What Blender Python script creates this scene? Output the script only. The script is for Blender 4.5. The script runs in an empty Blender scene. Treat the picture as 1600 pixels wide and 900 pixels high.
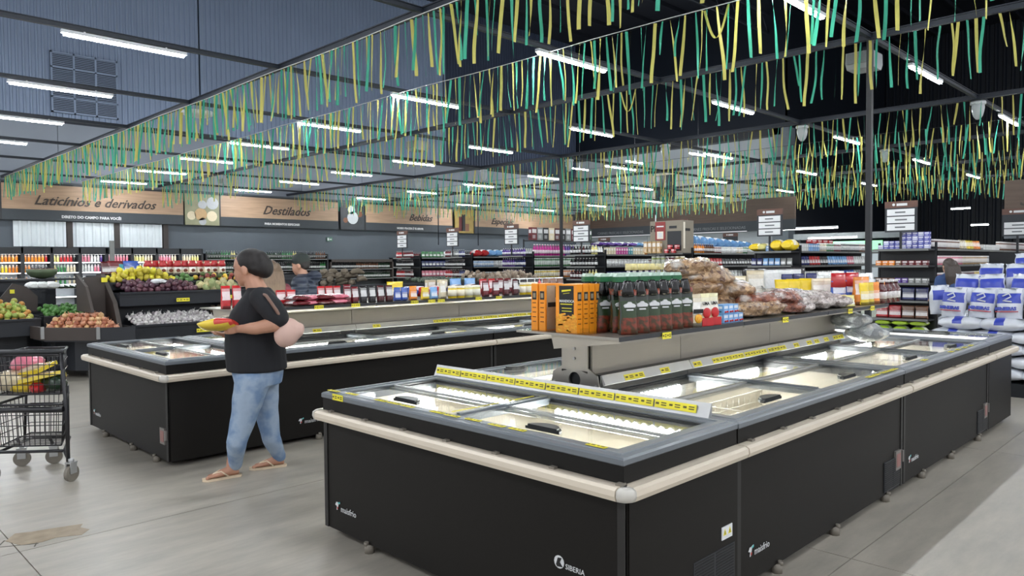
import bpy, math, random
from mathutils import Vector, Matrix, noise
PI = math.pi
rnd = random.Random(11)
SC = bpy.context.scene
COL = SC.collection
# ---------------------------------------------------------------- camera, world, exposure
CAMH = 1.62; FPX = 1163.7
_yaw, _pit, _rol = PI/4, math.radians(-1.917), math.radians(-.454)
CF = Vector((math.cos(_yaw)*math.cos(_pit), math.sin(_yaw)*math.cos(_pit), math.sin(_pit)))
_r = Vector((math.sin(_yaw), -math.cos(_yaw), 0)); _u = _r.cross(CF)
CR = _r*math.cos(_rol)+_u*math.sin(_rol); CU = -_r*math.sin(_rol)+_u*math.cos(_rol)
cam = bpy.data.cameras.new('camera'); cam.sensor_width = 36; cam.lens = 36*FPX/1600
cam.clip_end = 200; cam.clip_start = .05
co = bpy.data.objects.new('camera', cam); COL.objects.link(co)
co.matrix_world = Matrix(((CR.x, CU.x, -CF.x, 0), (CR.y, CU.y, -CF.y, 0), (CR.z, CU.z, -CF.z, CAMH), (0, 0, 0, 1)))
SC.camera = co
W = bpy.data.worlds.new('world'); SC.world = W; W.use_nodes = True
W.node_tree.nodes['Background'].inputs[0].default_value = (.74, .76, .80, 1)
W.node_tree.nodes['Background'].inputs[1].default_value = .36
SC.view_settings.view_transform = 'Standard'; SC.view_settings.look = 'None'
SC.view_settings.exposure = 1.76; SC.view_settings.gamma = 1
SC.cycles.use_denoising = True
SC.cycles.max_bounces = 7; SC.cycles.diffuse_bounces = 3; SC.cycles.glossy_bounces = 3
SC.cycles.transparent_max_bounces = 16; SC.cycles.transmission_bounces = 3
SC.cycles.sample_clamp_indirect = 4; SC.cycles.caustics_reflective = False; SC.cycles.caustics_refractive = False
TUBE_POWER = 46.0
LED_POWER = 26.0
# ---------------------------------------------------------------- helpers
def ray(px, py): return CF + CR*((px-800)/FPX) - CU*((py-450)/FPX)
def at(px, py, D): return ray(px, py)*D + Vector((0, 0, CAMH))       # a point at distance D ahead
def xat(px, y): return y*math.tan(PI/4+math.atan((px-800)/FPX))      # X of a column on the line Y=y
def yat(px, x): return x*math.tan(PI/4-math.atan((px-800)/FPX))
def lin(c): return tuple((v/12.92 if v <= .04045 else ((v+.055)/1.055)**2.4) for v in c)
def rgb(r, g, b): return lin((r/255, g/255, b/255))
_mats = {}
def mat(name, col=None, rough=.5, metal=0., nz=.12, ns=8., bump=0., emit=0., coat=0., mixw=0., mixk=0., stretch=None, trans=0., col2=None):
    if name in _mats: return _mats[name]
    m = bpy.data.materials.new(name); m.use_nodes = True; nt = m.node_tree; N = nt.nodes; Lk = nt.links
    p = N['Principled BSDF']
    p.inputs['Roughness'].default_value = rough; p.inputs['Metallic'].default_value = metal
    p.inputs['Coat Weight'].default_value = coat
    tc = N.new('ShaderNodeTexCoord'); src = tc.outputs['Object']
    if stretch:
        mp = N.new('ShaderNodeMapping'); mp.inputs['Scale'].default_value = stretch; Lk.new(src, mp.inputs[0]); src = mp.outputs[0]
    no = N.new('ShaderNodeTexNoise'); no.inputs['Scale'].default_value = ns; no.inputs['Detail'].default_value = 3
    Lk.new(src, no.inputs['Vector'])
    if col is None:
        oi = N.new('ShaderNodeObjectInfo'); base = oi.outputs['Color']
        if mixw or mixk:
            mx = N.new('ShaderNodeMix'); mx.data_type = 'RGBA'; mx.inputs[0].default_value = mixw or mixk
            mx.inputs[7].default_value = (1, 1, 1, 1) if mixw else (0.01, 0.01, .012, 1); Lk.new(base, mx.inputs[6]); base = mx.outputs[2]
    else:
        rg = N.new('ShaderNodeRGB'); rg.outputs[0].default_value = (*col, 1); base = rg.outputs[0]
    if col2:
        mx = N.new('ShaderNodeMix'); mx.data_type = 'RGBA'; mx.inputs[7].default_value = (*col2, 1)
        rp = N.new('ShaderNodeMapRange'); rp.inputs[1].default_value = .42; rp.inputs[2].default_value = .6
        Lk.new(no.outputs['Fac'], rp.inputs[0]); Lk.new(rp.outputs[0], mx.inputs[0]); Lk.new(base, mx.inputs[6]); base = mx.outputs[2]
    mr = N.new('ShaderNodeMapRange'); mr.inputs[3].default_value = 1-nz; mr.inputs[4].default_value = 1+nz
    Lk.new(no.outputs['Fac'], mr.inputs[0])
    mu = N.new('ShaderNodeVectorMath'); mu.operation = 'SCALE'; Lk.new(base, mu.inputs[0]); Lk.new(mr.outputs[0], mu.inputs['Scale'])
    Lk.new(mu.outputs[0], p.inputs['Base Color'])
    if bump:
        b = N.new('ShaderNodeBump'); b.inputs['Strength'].default_value = bump; b.inputs['Distance'].default_value = .01
        Lk.new(no.outputs['Fac'], b.inputs['Height']); Lk.new(b.outputs[0], p.inputs['Normal'])
    if emit:
        p.inputs['Emission Strength'].default_value = emit
        p.inputs['Emission Color'].default_value = (*(col or (1, 1, 1)), 1)
    if trans:
        tl = N.new('ShaderNodeBsdfTranslucent'); Lk.new(mu.outputs[0], tl.inputs[0])
        ms = N.new('ShaderNodeMixShader'); ms.inputs[0].default_value = trans
        Lk.new(p.outputs[0], ms.inputs[1]); Lk.new(tl.outputs[0], ms.inputs[2]); Lk.new(ms.outputs[0], N['Material Output'].inputs[0])
    _mats[name] = m; return m
def glassmat(name, tint, rough=.03, extra=.0):
    m = bpy.data.materials.new(name); m.use_nodes = True; N = m.node_tree.nodes; Lk = m.node_tree.links
    N.remove(N['Principled BSDF'])
    t = N.new('ShaderNodeBsdfTransparent'); t.inputs[0].default_value = (*tint, 1)
    g = N.new('ShaderNodeBsdfGlossy'); g.inputs['Roughness'].default_value = rough
    f = N.new('ShaderNodeFresnel'); ge = N.new('ShaderNodeNewGeometry'); io = N.new('ShaderNodeMapRange'); io.inputs[3].default_value = 1.22; io.inputs[4].default_value = 1/1.22
    Lk.new(ge.outputs['Backfacing'], io.inputs[0]); Lk.new(io.outputs[0], f.inputs[0])
    a = N.new('ShaderNodeMath'); a.operation = 'ADD'; a.inputs[1].default_value = extra; Lk.new(f.outputs[0], a.inputs[0])
    no = N.new('ShaderNodeTexNoise'); no.inputs['Scale'].default_value = 6
    mr = N.new('ShaderNodeMapRange'); mr.inputs[3].default_value = rough; mr.inputs[4].default_value = rough+.06
    Lk.new(no.outputs['Fac'], mr.inputs[0]); Lk.new(mr.outputs[0], g.inputs['Roughness'])
    ms = N.new('ShaderNodeMixShader'); Lk.new(a.outputs[0], ms.inputs[0]); Lk.new(t.outputs[0], ms.inputs[1]); Lk.new(g.outputs[0], ms.inputs[2])
    Lk.new(ms.outputs[0], N['Material Output'].inputs[0]); return m
class MB:
    def __init__(s): s.v = []; s.f = []; s.m = []; s.s = []
    def face(s, idx, m=0, sm=False): s.f.append(tuple(idx)); s.m.append(m); s.s.append(sm)
    def quad(s, *pts, m=0):
        b = len(s.v); s.v += [tuple(p) for p in pts]; s.face(range(b, b+len(pts)), m); return s
    def box(s, x0, y0, z0, x1, y1, z1, m=0):
        b = len(s.v); s.v += [(x, y, z) for z in (z0, z1) for y in (y0, y1) for x in (x0, x1)]
        for f in ((0, 2, 3, 1), (4, 5, 7, 6), (0, 1, 5, 4), (2, 6, 7, 3), (0, 4, 6, 2), (1, 3, 7, 5)): s.face([b+i for i in f], m)
        return s
    def prism(s, pts, a0, a1, axis='z', m=0, sm=False):               # polygon extruded along an axis
        def mk(p, a): return {'z': (p[0], p[1], a), 'y': (p[0], a, p[1]), 'x': (a, p[0], p[1])}[axis]
        b = len(s.v); n = len(pts); s.v += [mk(p, a0) for p in pts]+[mk(p, a1) for p in pts]
        for i in range(n): j = (i+1) % n; s.face((b+i, b+j, b+n+j, b+n+i), m, sm)
        s.face([b+i for i in range(n)][::-1], m); s.face([b+n+i for i in range(n)], m); return s
    def cyl(s, c, r, h, n=10, axis='z', m=0, r2=None):
        r2 = r if r2 is None else r2; b = len(s.v)
        for k, rr in ((0, r), (h, r2)):
            for i in range(n):
                a = 2*PI*i/n; u, w = rr*math.cos(a), rr*math.sin(a)
                s.v.append({'z': (c[0]+u, c[1]+w, c[2]+k), 'x': (c[0]+k, c[1]+u, c[2]+w), 'y': (c[0]+u, c[1]+k, c[2]+w)}[axis])
        for i in range(n): j = (i+1) % n; s.face((b+i, b+j, b+n+j, b+n+i), m, True)
        s.face([b+i for i in range(n)][::-1], m); s.face([b+n+i for i in range(n)], m); return s
    def lathe(s, prof, n=10, m=0, c=(0, 0), mats=None):
        b = len(s.v); k = len(prof)
        for (r, z) in prof:
            for i in range(n): a = 2*PI*i/n; s.v.append((c[0]+r*math.cos(a), c[1]+r*math.sin(a), z))
        for q in range(k-1):
            for i in range(n): j = (i+1) % n; s.face((b+q*n+i, b+q*n+j, b+(q+1)*n+j, b+(q+1)*n+i), mats[q] if mats else m, True)
        s.face([b+i for i in range(n)][::-1], m); s.face([b+(k-1)*n+i for i in range(n)], mats[-1] if mats else m); return s
    def tube(s, pts, r, n=6, m=0):
        pts = [Vector(p) for p in pts]; b = len(s.v); rs = r if isinstance(r, (list, tuple)) else [r]*len(pts)
        for i, p in enumerate(pts):
            d = (pts[min(i+1, len(pts)-1)]-pts[max(i-1, 0)]).normalized()
            a = d.orthogonal().normalized() if i == 0 else (a-d*a.dot(d)).normalized(); c = d.cross(a)
            for k in range(n): t = 2*PI*k/n; s.v.append(tuple(p+(a*math.cos(t)+c*math.sin(t))*rs[i]))
        for i in range(len(pts)-1):
            for k in range(n): j = (k+1) % n; s.face((b+i*n+k, b+i*n+j, b+(i+1)*n+j, b+(i+1)*n+k), m, True)
        s.face([b+k for k in range(n)][::-1], m); e = b+(len(pts)-1)*n; s.face([e+k for k in range(n)], m); return s
    def ring(s, x0, y0, x1, y1, prof, m=0):                            # (inset, z) profile swept round a rectangle
        b = len(s.v)
        for (i, z) in prof: s.v += [(x0+i, y0+i, z), (x1-i, y0+i, z), (x1-i, y1-i, z), (x0+i, y1-i, z)]
        for q in range(len(prof)-1):
            for k in range(4): j = (k+1) % 4; s.face((b+q*4+k, b+q*4+j, b+(q+1)*4+j, b+(q+1)*4+k), m)
        return s
    def loft(s, rings, m=0, cap=True):
        b = len(s.v); n = len(rings[0])
        for r in rings: s.v += [tuple(p) for p in r]
        for q in range(len(rings)-1):
            for k in range(n): j = (k+1) % n; s.face((b+q*n+k, b+q*n+j, b+(q+1)*n+j, b+(q+1)*n+k), m, True)
        if cap: s.face([b+k for k in range(n)][::-1], m); e = b+(len(rings)-1)*n; s.face([e+k for k in range(n)], m)
        return s
    def ball(s, c, r, n=8, k=6, m=0):
        if not isinstance(r, (tuple, list)): r = (r, r, r)
        rings = []
        for q in range(1, k):
            t = PI*q/k; rings.append([(c[0]+r[0]*math.sin(t)*math.cos(2*PI*i/n), c[1]+r[1]*math.sin(t)*math.sin(2*PI*i/n), c[2]-r[2]*math.cos(t)) for i in range(n)])
        b = len(s.v); s.loft(rings, m, False)
        lo = len(s.v); s.v += [(c[0], c[1], c[2]-r[2]), (c[0], c[1], c[2]+r[2])]; e = b+(k-2)*n
        for i in range(n): j = (i+1) % n; s.face((lo, b+j, b+i), m, True); s.face((lo+1, e+i, e+j), m, True)
        return s
    def mesh(s, name):
        me = bpy.data.meshes.new(name); me.from_pydata(s.v, [], s.f)
        me.polygons.foreach_set('material_index', s.m); me.polygons.foreach_set('use_smooth', s.s); me.update(); return me
def obj(name, me, mats=None, parent=None, loc=(0, 0, 0), rz=0, rot=None, scale=None, color=None):
    if isinstance(me, MB): me = me.mesh(name)
    if mats is not None and len(me.materials) == 0:
        for m in (mats if isinstance(mats, (list, tuple)) else [mats]): me.materials.append(m)
    o = bpy.data.objects.new(name, me); COL.objects.link(o); o.location = loc
    o.rotation_euler = rot if rot else (0, 0, rz)
    if scale is not None: o.scale = (scale,)*3 if isinstance(scale, (int, float)) else scale
    if color is not None: o.color = (*color, 1)
    if parent is not None: o.parent = parent
    return o
def tag(o, label, cat, group=None):
    o['label'] = label; o['category'] = cat
    if group: o['group'] = group
    return o
def thing(name, label, cat, loc=(0, 0, 0), rz=0, group=None):
    o = bpy.data.objects.new(name, None); COL.objects.link(o); o.location = loc; o.rotation_euler = (0, 0, rz); o.empty_display_size = .1
    return tag(o, label, cat, group)
def struct(name, me, mats, **k):
    o = obj(name, me, mats, **k); o['kind'] = 'structure'; return o
def text(name, s, size, m, parent=None, loc=(0, 0, 0), rot=(PI/2, 0, 0), shear=0, ext=.002, ax='LEFT', bold=0):
    c = bpy.data.curves.new(name, 'FONT'); c.body = s; c.size = size; c.shear = shear; c.extrude = ext; c.resolution_u = 2
    c.align_x = ax; c.offset = bold
    t = bpy.data.objects.new('tmp', c); me = bpy.data.meshes.new_from_object(t); bpy.data.objects.remove(t); bpy.data.curves.remove(c)
    me.name = name; o = obj(name, me, m, parent, loc); o.rotation_euler = rot; return o
def dup(o, loc=None, rz=None, label=None, group=None, parent=None):
    c = o.copy(); COL.objects.link(c)
    if parent is not None: c.parent = parent
    if loc is not None: c.location = loc
    if rz is not None: c.rotation_euler = (0, 0, rz)
    if label: c['label'] = label
    if group: c['group'] = group
    for ch in o.children: dup(ch, parent=c)
    return c
# ---------------------------------------------------------------- materials
M_black = mat('black_panel', rgb(25, 23, 21), .5, nz=.06, ns=3)
M_band = mat('black_band', rgb(24, 23, 22), .5, nz=.05)
for q in (M_black, M_band): q.node_tree.nodes['Principled BSDF'].inputs['Specular IOR Level'].default_value = .22
M_rim = mat('grey_rim_plastic', rgb(110, 116, 122), .3, nz=.05)
M_seal = mat('dark_track', rgb(38, 40, 42), .35)
M_bump = mat('cream_bumper', rgb(220, 208, 190), .38, nz=.04)
M_liner = mat('cream_liner', rgb(240, 232, 216), .5, nz=.03)
M_glass = glassmat('lid_glass', (.97, .985, .98), .02, .01)
M_led = mat('led_lens', (1, 1, .97), emit=LED_POWER)
M_ledbar = mat('led_housing', rgb(225, 228, 228), .4)
M_steel = mat('brushed_steel', rgb(176, 172, 164), .32, .85, nz=.06, ns=20, stretch=(1, 1, 40))
M_steelp = mat('shelf_panel_metal', rgb(176, 171, 161), .38, .55, nz=.05, ns=14, stretch=(.3, 1, 30))
M_alu = mat('aluminium_rail', rgb(185, 186, 186), .35, .6)
M_yel = mat('yellow_price_paper', rgb(238, 226, 60), .55, nz=.06)
M_ink = mat('black_ink', rgb(28, 28, 30), .6)
M_white = mat('white_paper', rgb(232, 234, 236), .55, nz=.04)
M_whtxt = mat('white_print', rgb(220, 222, 224), .5)
M_dk = mat('dark_shelf_metal', rgb(30, 33, 38), .42, nz=.08)
M_dk2 = mat('charcoal_plastic', rgb(44, 46, 50), .45, nz=.1)
M_strip = mat('pale_shelf_strip', rgb(120, 122, 120), .4)
M_beam = mat('painted_beam', rgb(36, 43, 54), .5, nz=.1)
M_tube = mat('lamp_diffuser', (.93, .97, 1.0), emit=TUBE_POWER)
M_lampbody = mat('lamp_housing', rgb(215, 220, 225), .4)
M_rubber = mat('grey_rubber', rgb(128, 122, 112), .6, nz=.1, ns=30)
M_obj = mat('package_print', None, .42, nz=.16, ns=22)
M_objg = mat('glossy_package_print', None, .2, nz=.18, ns=26, coat=.5)
M_light = mat('package_pale_print', None, .4, mixw=.72, nz=.2, ns=40)
M_mid = mat('package_tint_print', None, .4, mixw=.3, nz=.25, ns=40)
M_deep = mat('package_dark_print', None, .4, mixk=.72, nz=.2, ns=40)
M_wood = mat('banner_wood', rgb(178, 148, 122), .5, nz=.35, ns=3, stretch=(.35, 1, 5))
M_wood2 = mat('brown_banner_wood', rgb(92, 76, 66), .5, nz=.3, ns=3, stretch=(1, .35, 5))
M_char = mat('banner_charcoal', rgb(58, 64, 70), .5, nz=.05)
# ---------------------------------------------------------------- floor
m = mat('polished_concrete', rgb(168, 162, 151), .3, nz=.12, ns=1.3, bump=.02)
nt = m.node_tree; p = nt.nodes['Principled BSDF']
# a second, finer and streaky mottling of the slab
n2 = nt.nodes.new('ShaderNodeTexNoise'); n2.inputs['Scale'].default_value = 5; n2.inputs['Detail'].default_value = 8; n2.inputs['Roughness'].default_value = .65
mp = nt.nodes.new('ShaderNodeMapping'); mp.inputs['Scale'].default_value = (.35, 1.3, 1); tcn = nt.nodes.new('ShaderNodeTexCoord')
nt.links.new(tcn.outputs['Object'], mp.inputs[0]); nt.links.new(mp.outputs[0], n2.inputs['Vector'])
cr = nt.nodes.new('ShaderNodeMapRange'); cr.inputs[1].default_value = .3; cr.inputs[2].default_value = .7; cr.inputs[3].default_value = .74; cr.inputs[4].default_value = 1.16
nt.links.new(n2.outputs['Fac'], cr.inputs[0])
sm = nt.nodes.new('ShaderNodeVectorMath'); sm.operation = 'SCALE'
old = p.inputs['Base Color'].links[0].from_socket; nt.links.new(old, sm.inputs[0]); nt.links.new(cr.outputs[0], sm.inputs['Scale']); nt.links.new(sm.outputs[0], p.inputs['Base Color'])
rr = nt.nodes.new('ShaderNodeMapRange'); rr.inputs[3].default_value = .2; rr.inputs[4].default_value = .5
nt.links.new(n2.outputs['Fac'], rr.inputs[0]); nt.links.new(rr.outputs[0], p.inputs['Roughness'])
M_floor = m
M_joint = mat('joint_filler', rgb(96, 92, 84), .8)
fl = struct('floor', MB().box(-8, -8, -.2, 48, 32, -.012), M_joint)
xs = [-8, -2.18, .97, 4.12, 7.27, 10.42, 13.57, 16.72, 19.87, 26, 34, 48]; ys = [-8, -5.3, -1.89, 1.53, 4.95, 8.37, 11.8, 15.2, 22, 32]
for i in range(len(xs)-1):
    for j in range(len(ys)-1):
        g = .003
        o = obj('floor_slab', MB().box(xs[i]+g, ys[j]+g, -.012, xs[i+1]-g, ys[j+1]-g, 0), M_floor, fl)
# worn patch where the slab was mended
M_patch = mat('mended_patch', rgb(158, 143, 122), .6, nz=.35, ns=14, bump=.3)
pp = [(.95, 5.2), (1.0, 5.06), (1.1, 5.03), (1.18, 5.05), (1.3, 4.99), (1.36, 5.06), (1.33, 5.14), (1.36, 5.2), (1.22, 5.24), (1.1, 5.27), (1.02, 5.31)]
obj('worn_patch', MB().prism(pp, 0, .0015), M_patch, fl)
for (a, b) in (((.9, 5.12), (1.08, 5.02)), ((.95, 5.22), (.84, 5.02)), ((1.1, 5.1), (1.05, 4.98))):
    d = Vector((b[0]-a[0], b[1]-a[1])).normalized(); q = Vector((-d.y, d.x))*.004
    obj('crack', MB().prism([(a[0]+q.x, a[1]+q.y), (b[0]+q.x, b[1]+q.y), (b[0]-q.x, b[1]-q.y), (a[0]-q.x, a[1]-q.y)], 0, .001), M_joint, fl)
# ---------------------------------------------------------------- walls and roof
WY = 29.0; WX = 34.5
M_wall = mat('grey_painted_wall', rgb(92, 100, 108), .6, nz=.08, ns=2)
M_wall2 = mat('plain_upper_wall', rgb(146, 154, 166), .6, nz=.08, ns=1)
M_corr = mat('corrugated_sheet', rgb(146, 162, 188), .42, .25, nz=.12, ns=.5)
M_corrd = mat('dark_corrugated_sheet', rgb(20, 27, 38), .45, .2, nz=.2, ns=.4)
M_roof = mat('dark_roof_sheet', rgb(14, 19, 30), .6, nz=.2, ns=.3)
M_pale = mat('white_wall_panel', rgb(176, 184, 190), .5, nz=.05, ns=1)
wb = struct('wall_back', MB().box(-8, WY, 0, WX+.2, WY+.2, 14.5), M_wall)
for k in range(12):                                                    # plain sheets between the banner and the ribs, with open joints
    x0 = -2+k*3.05; obj('wall_panel', MB().box(x0, WY-.03, 4.5, x0+3.03, WY, 6.6), M_wall2, wb)
def ribs(x0, x1, step, dep, z0, z1, plane):
    mb = MB(); pts = []; x = x0
    while x < x1:
        pts += [(x, 0), (x+step*.5, 0), (x+step*.62, dep), (x+step*.88, dep)]; x += step
    b = len(mb.v)
    for (u, d) in pts:
        for z in (z0, z1): mb.v.append((u, -d, z) if plane == 'y' else (-d, u, z))
    for i in range(len(pts)-1): mb.face((b+2*i, b+2*i+2, b+2*i+3, b+2*i+1))
    return mb
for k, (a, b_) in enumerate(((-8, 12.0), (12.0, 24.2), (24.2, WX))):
    obj('corrugated_sheet', ribs(a, b_, .19, .045, 6.6, 14.5, 'y'), mat('shaded_corrugated_sheet', rgb(62, 72, 92), .45, .2, nz=.15, ns=.4) if k == 2 else M_corr, wb, (0, WY-.02, 0))  # same sheeting; the last stretch is coloured darker to paint in light falloff
obj('flashing', MB().box(-8, WY-.08, 6.52, WX, WY, 6.66), M_beam, wb)
# louvre window in the corrugated wall
wn = struct('window_1', MB().box(6.95, WY-.12, 6.85, 9.05, WY-.06, 8.9), mat('louvre_mesh', rgb(44, 54, 66), .5), parent=None)
for i in range(4): obj('window_frame', MB().box(6.95+i*.68, WY-.16, 6.85, 7.01+i*.68, WY-.1, 8.9), M_corr, wn)
for i in range(5): obj('window_frame', MB().box(6.95, WY-.16, 6.85+i*.5, 9.05, WY-.1, 6.9+i*.5), M_corr, wn)
for i in range(34): obj('louvre', MB().box(7.0, WY-.15, 6.9+i*.058, 9.0, WY-.12, 6.92+i*.058), M_corr, wn)
# white roller panels above the chillers
for k, (a, b_) in enumerate(((22, 104), (112, 178), (184, 254))):
    x0, x1 = xat(a, WY), xat(b_, WY)
    t = thing('ribbed_panel', 'white ribbed metal panel above the chillers, '+('leftmost of three', 'middle of three', 'rightmost of three')[k], 'wall panel', (0, 0, 0))
    obj('sheet', ribs(x0, x1, .26, .05, 2.3, 3.15, 'y'), mat('white_ribbed_metal', rgb(226, 234, 238), .4, nz=.05), t, (0, WY-.08, 0))
    obj('side_post', MB().box(x1+.02, WY-.14, 2.2, x1+.2, WY, 3.15), mat('brown_post', rgb(62, 56, 54), .6), t)
# right-hand walls
wr = struct('wall_right', MB().box(WX, 16.2, 0, WX+.2, WY+.2, 3.1), M_pale)
for k in range(5): obj('wall_panel', MB().box(WX-.03, 16.2+k*2.56, .1, WX, 16.2+k*2.56+2.54, 3.1), M_pale, wr)
obj('wall_panel', MB().box(WX-.02, 16.2, 4.2, WX+.2, WY+.2, 7.7), M_pale, wr)
for k in range(1, 12): obj('wall_joint', MB().box(WX-.035, 16.2+k*1.07, 4.2, WX-.02, 16.2+k*1.07+.03, 7.7), M_strip, wr)
obj('upper_wall', MB().box(WX-.02, 16.0, 7.7, WX+.2, WY+.2, 14.5), M_corrd, wr)
obj('corner_column', MB().box(WX-.5, 15.6, 0, WX+.2, 16.4, 7.9), mat('grey_column', rgb(112, 122, 130), .5), wr)
obj('roof_ledge', MB().box(WX-.5, 16.0, 7.6, WX, WY, 7.9), M_dk2, wr)
# an opening with a bright frame and dark boxes on the mezzanine wall
w2 = struct('window_2', MB().box(WX-.08, 22.0, 4.9, WX-.03, 23.3, 6.3), mat('dark_pane', rgb(60, 70, 76), .2), parent=None)
for (a, b, c, d) in ((22.0, 23.3, 4.8, 4.9), (22.0, 23.3, 6.3, 6.4), (21.9, 22.0, 4.8, 6.4), (23.3, 23.4, 4.8, 6.4), (22.62, 22.68, 4.8, 6.4)):
    obj('window_frame', MB().box(WX-.12, a, c, WX-.03, b, d), M_liner, w2)
wf = struct('wall_far', MB().box(48, -8, 0, 48.2, 18, 14.5), M_corrd)
obj('corrugated_sheet', ribs(-8, 18, .4, .1, 0, 14.5, 'x'), M_corrd, wf, (48-.02, 0, 0))
struct('wall_side', MB().box(WX, 16.0, 0, 48, 16.2, 14.5), M_corrd)
ce = struct('ceiling', MB().box(-8, -8, 14.5, 48.2, WY+.2, 14.7), M_roof)
for k in range(18): obj('roof_purlin', MB().box(-8, -7+k*2, 14.3, 48, -6.9+k*2, 14.5), M_roof, ce)
# lattice trusses under the roof
M_truss = mat('truss_steel', rgb(24, 31, 43), .55)
dg = MB().tube([(-.75, 0, 0), (0, 0, .9)], .025, 4).tube([(0, 0, .9), (.75, 0, 0)], .025, 4).mesh('web')
dg.materials.append(M_truss)
for k, Y in enumerate((3.65, 10.3, 16.9, 23.5)):
    if k not in (0, 2): continue
    t = thing('roof_truss', 'dark lattice roof truss high above the lamps, '+('nearer', '', 'farther', '')[k]+' of two', 'truss', (0, Y, 12.6), group='roof trusses')
    obj('bottom_chord', MB().box(9, -.05, -.06, 47, .05, .04), M_truss, t); obj('top_chord', MB().box(9, -.05, .86, 47, .05, .96), M_truss, t)
    for i in range(25): obj('web', dg, None, t, (9.8+i*1.5, 0, 0))
# ---------------------------------------------------------------- ceiling grid, lamps, fixtures
GZ = 4.5
ORD = ['first', 'second', 'third', 'fourth', 'fifth', 'sixth', 'seventh', 'eighth', 'ninth', 'tenth', 'eleventh', 'twelfth', 'thirteenth', 'fourteenth', 'fifteenth']
ROWS = [3.65, 6.92, 10.35, 13.65, 16.9, 20.2, 23.6, 27.3]; COLS = [3.2, 8.1, 12.7, 18.1, 23.7, 29.2]
GIRD = [.3, 5.5, 10.35, 15.6, 20.6, 25.6, 30.6]
cg = thing('beam_grid', 'dark steel beam grid that carries the tube lamps', 'beams', (0, 0, GZ))
bx = MB().box(-6, -.03, .03, WX, .03, .085).box(-6, -.045, .08, WX, .045, .09).mesh('lamp_beam'); bx.materials.append(M_beam)
by = MB().box(-.03, -6, .02, .03, WY, .09).box(-.045, -6, .085, .045, WY, .1).mesh('girder'); by.materials.append(M_beam)
for Y in [-2.95, .35]+ROWS: obj('lamp_beam', bx, None, cg, (0, Y, 0))
for X in GIRD: obj('girder', by, None, cg, (X, 0, 0))
hm = MB().box(-.75, -.035, .0, .75, .035, .04).box(-.5, -.012, .04, -.48, .012, .06).box(.48, -.012, .04, .5, .012, .06).mesh('housing'); hm.materials.append(M_lampbody)
dm = MB().prism([(-.03, 0), (-.022, -.028), (.022, -.028), (.03, 0)], -.72, .72, 'x').mesh('diffuser'); dm.materials.append(M_tube)
for j, Y in enumerate([-2.95, .35]+ROWS):
    for i, X in enumerate([-2.0]+COLS):
        if X > 20 and Y < 1: continue
        x = X+(Y-3.65)*.025
        t = thing('tube_lamp', 'lit white tube lamp, %s along the %s lamp row' % (ORD[i]+' from the left', ORD[j-2]+' nearest' if j > 1 else ('unseen foremost', 'foremost')[j]), 'lamp', (x, Y, GZ-.03), group='white tube lamps under the ceiling beams')
        obj('housing', hm, None, t); obj('diffuser', dm, None, t)
for i, (X, Y) in enumerate([(15.6, y) for y in ROWS[:6]]+[(20.6, 3.65), (20.6, 6.92)]):
    t = thing('dome_fixture', 'white bell shaped fixture under beam crossing, %s from the right' % ORD[i] if X < 16 else 'small white bell fixture under a farther beam crossing, %s' % ('right one', 'left one')[i-6], 'fixture', (X+(.35 if 13 < Y < 14 else .12), Y, GZ-.02), group='white bell fixtures at the beam crossings')
    obj('bell', MB().lathe([(.10, 0), (.11, -.1), (.10, -.16), (.08, -.24), (.04, -.3), (.015, -.31)], 12), mat('fixture_white', rgb(190, 196, 200), .35), t)
    obj('collar', MB().lathe([(.12, .02), (.13, 0), (.13, -.03), (.11, -.04)], 12), M_lampbody, t)
for i, (X, Y, lb) in enumerate(((10.75, 3.87, 'grey boxy loudspeaker hanging beside the right-hand column'), (10.75, 13.8, 'small grey boxy speaker hanging among streamers above the middle aisle'), (10.75, 23.9, 'farthest grey boxy speaker over the dairy banner'))):
    t = thing('ceiling_speaker', lb, 'speaker', (X, Y, GZ-.05))
    obj('cabinet', MB().prism([(-.2, 0), (-.22, -.14), (-.16, -.22), (.16, -.22), (.22, -.14), (.2, 0)], -.17, .17, 'y'), mat('speaker_grey', rgb(150, 154, 158), .45), t)
    obj('grille', MB().box(-.23, -.14, -.16, -.2, .14, -.02), mat('speaker_grille', rgb(120, 124, 128), .5, nz=.3, ns=90), t); obj('bracket', MB().tube([(0, 0, 0), (0, 0, .1)], .02), M_beam, t)
t = thing('ceiling_disc', 'round white disc fixture where the left girder meets a lamp beam', 'fixture', (5.72, 13.9, GZ-.02)); obj('disc', MB().lathe([(.05, .02), (.28, -.02), (.3, -.06), (.2, -.1), (.03, -.11)], 16), M_lampbody, t)
for X, Y, lb in ((10.35, 3.65, 'dark slim steel column right of the snack shelf'), (15.6, 13.65, 'dark slim steel column among the middle shelving')):
    t = thing('column', lb, 'column', (X, Y, 0))
    obj('shaft', MB().box(-.034, -.034, .02, .034, .034, GZ+.02), mat('column_black', rgb(24, 26, 31), .4), t); obj('base_plate', MB().box(-.12, -.12, 0, .12, .12, .02), M_beam, t)
# thin hanging rods in front of the far wall
for i, px in enumerate((686, 748)):
    tag(obj('hanging_rod', MB().tube([(0, 0, 2.3), (0, 0, GZ)], .02, 5), M_beam, None, (xat(px, 21), 21, 0)), 'thin dark rod hanging before the back wall banner, '+('left', 'right')[i]+' one', 'rod')
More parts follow.
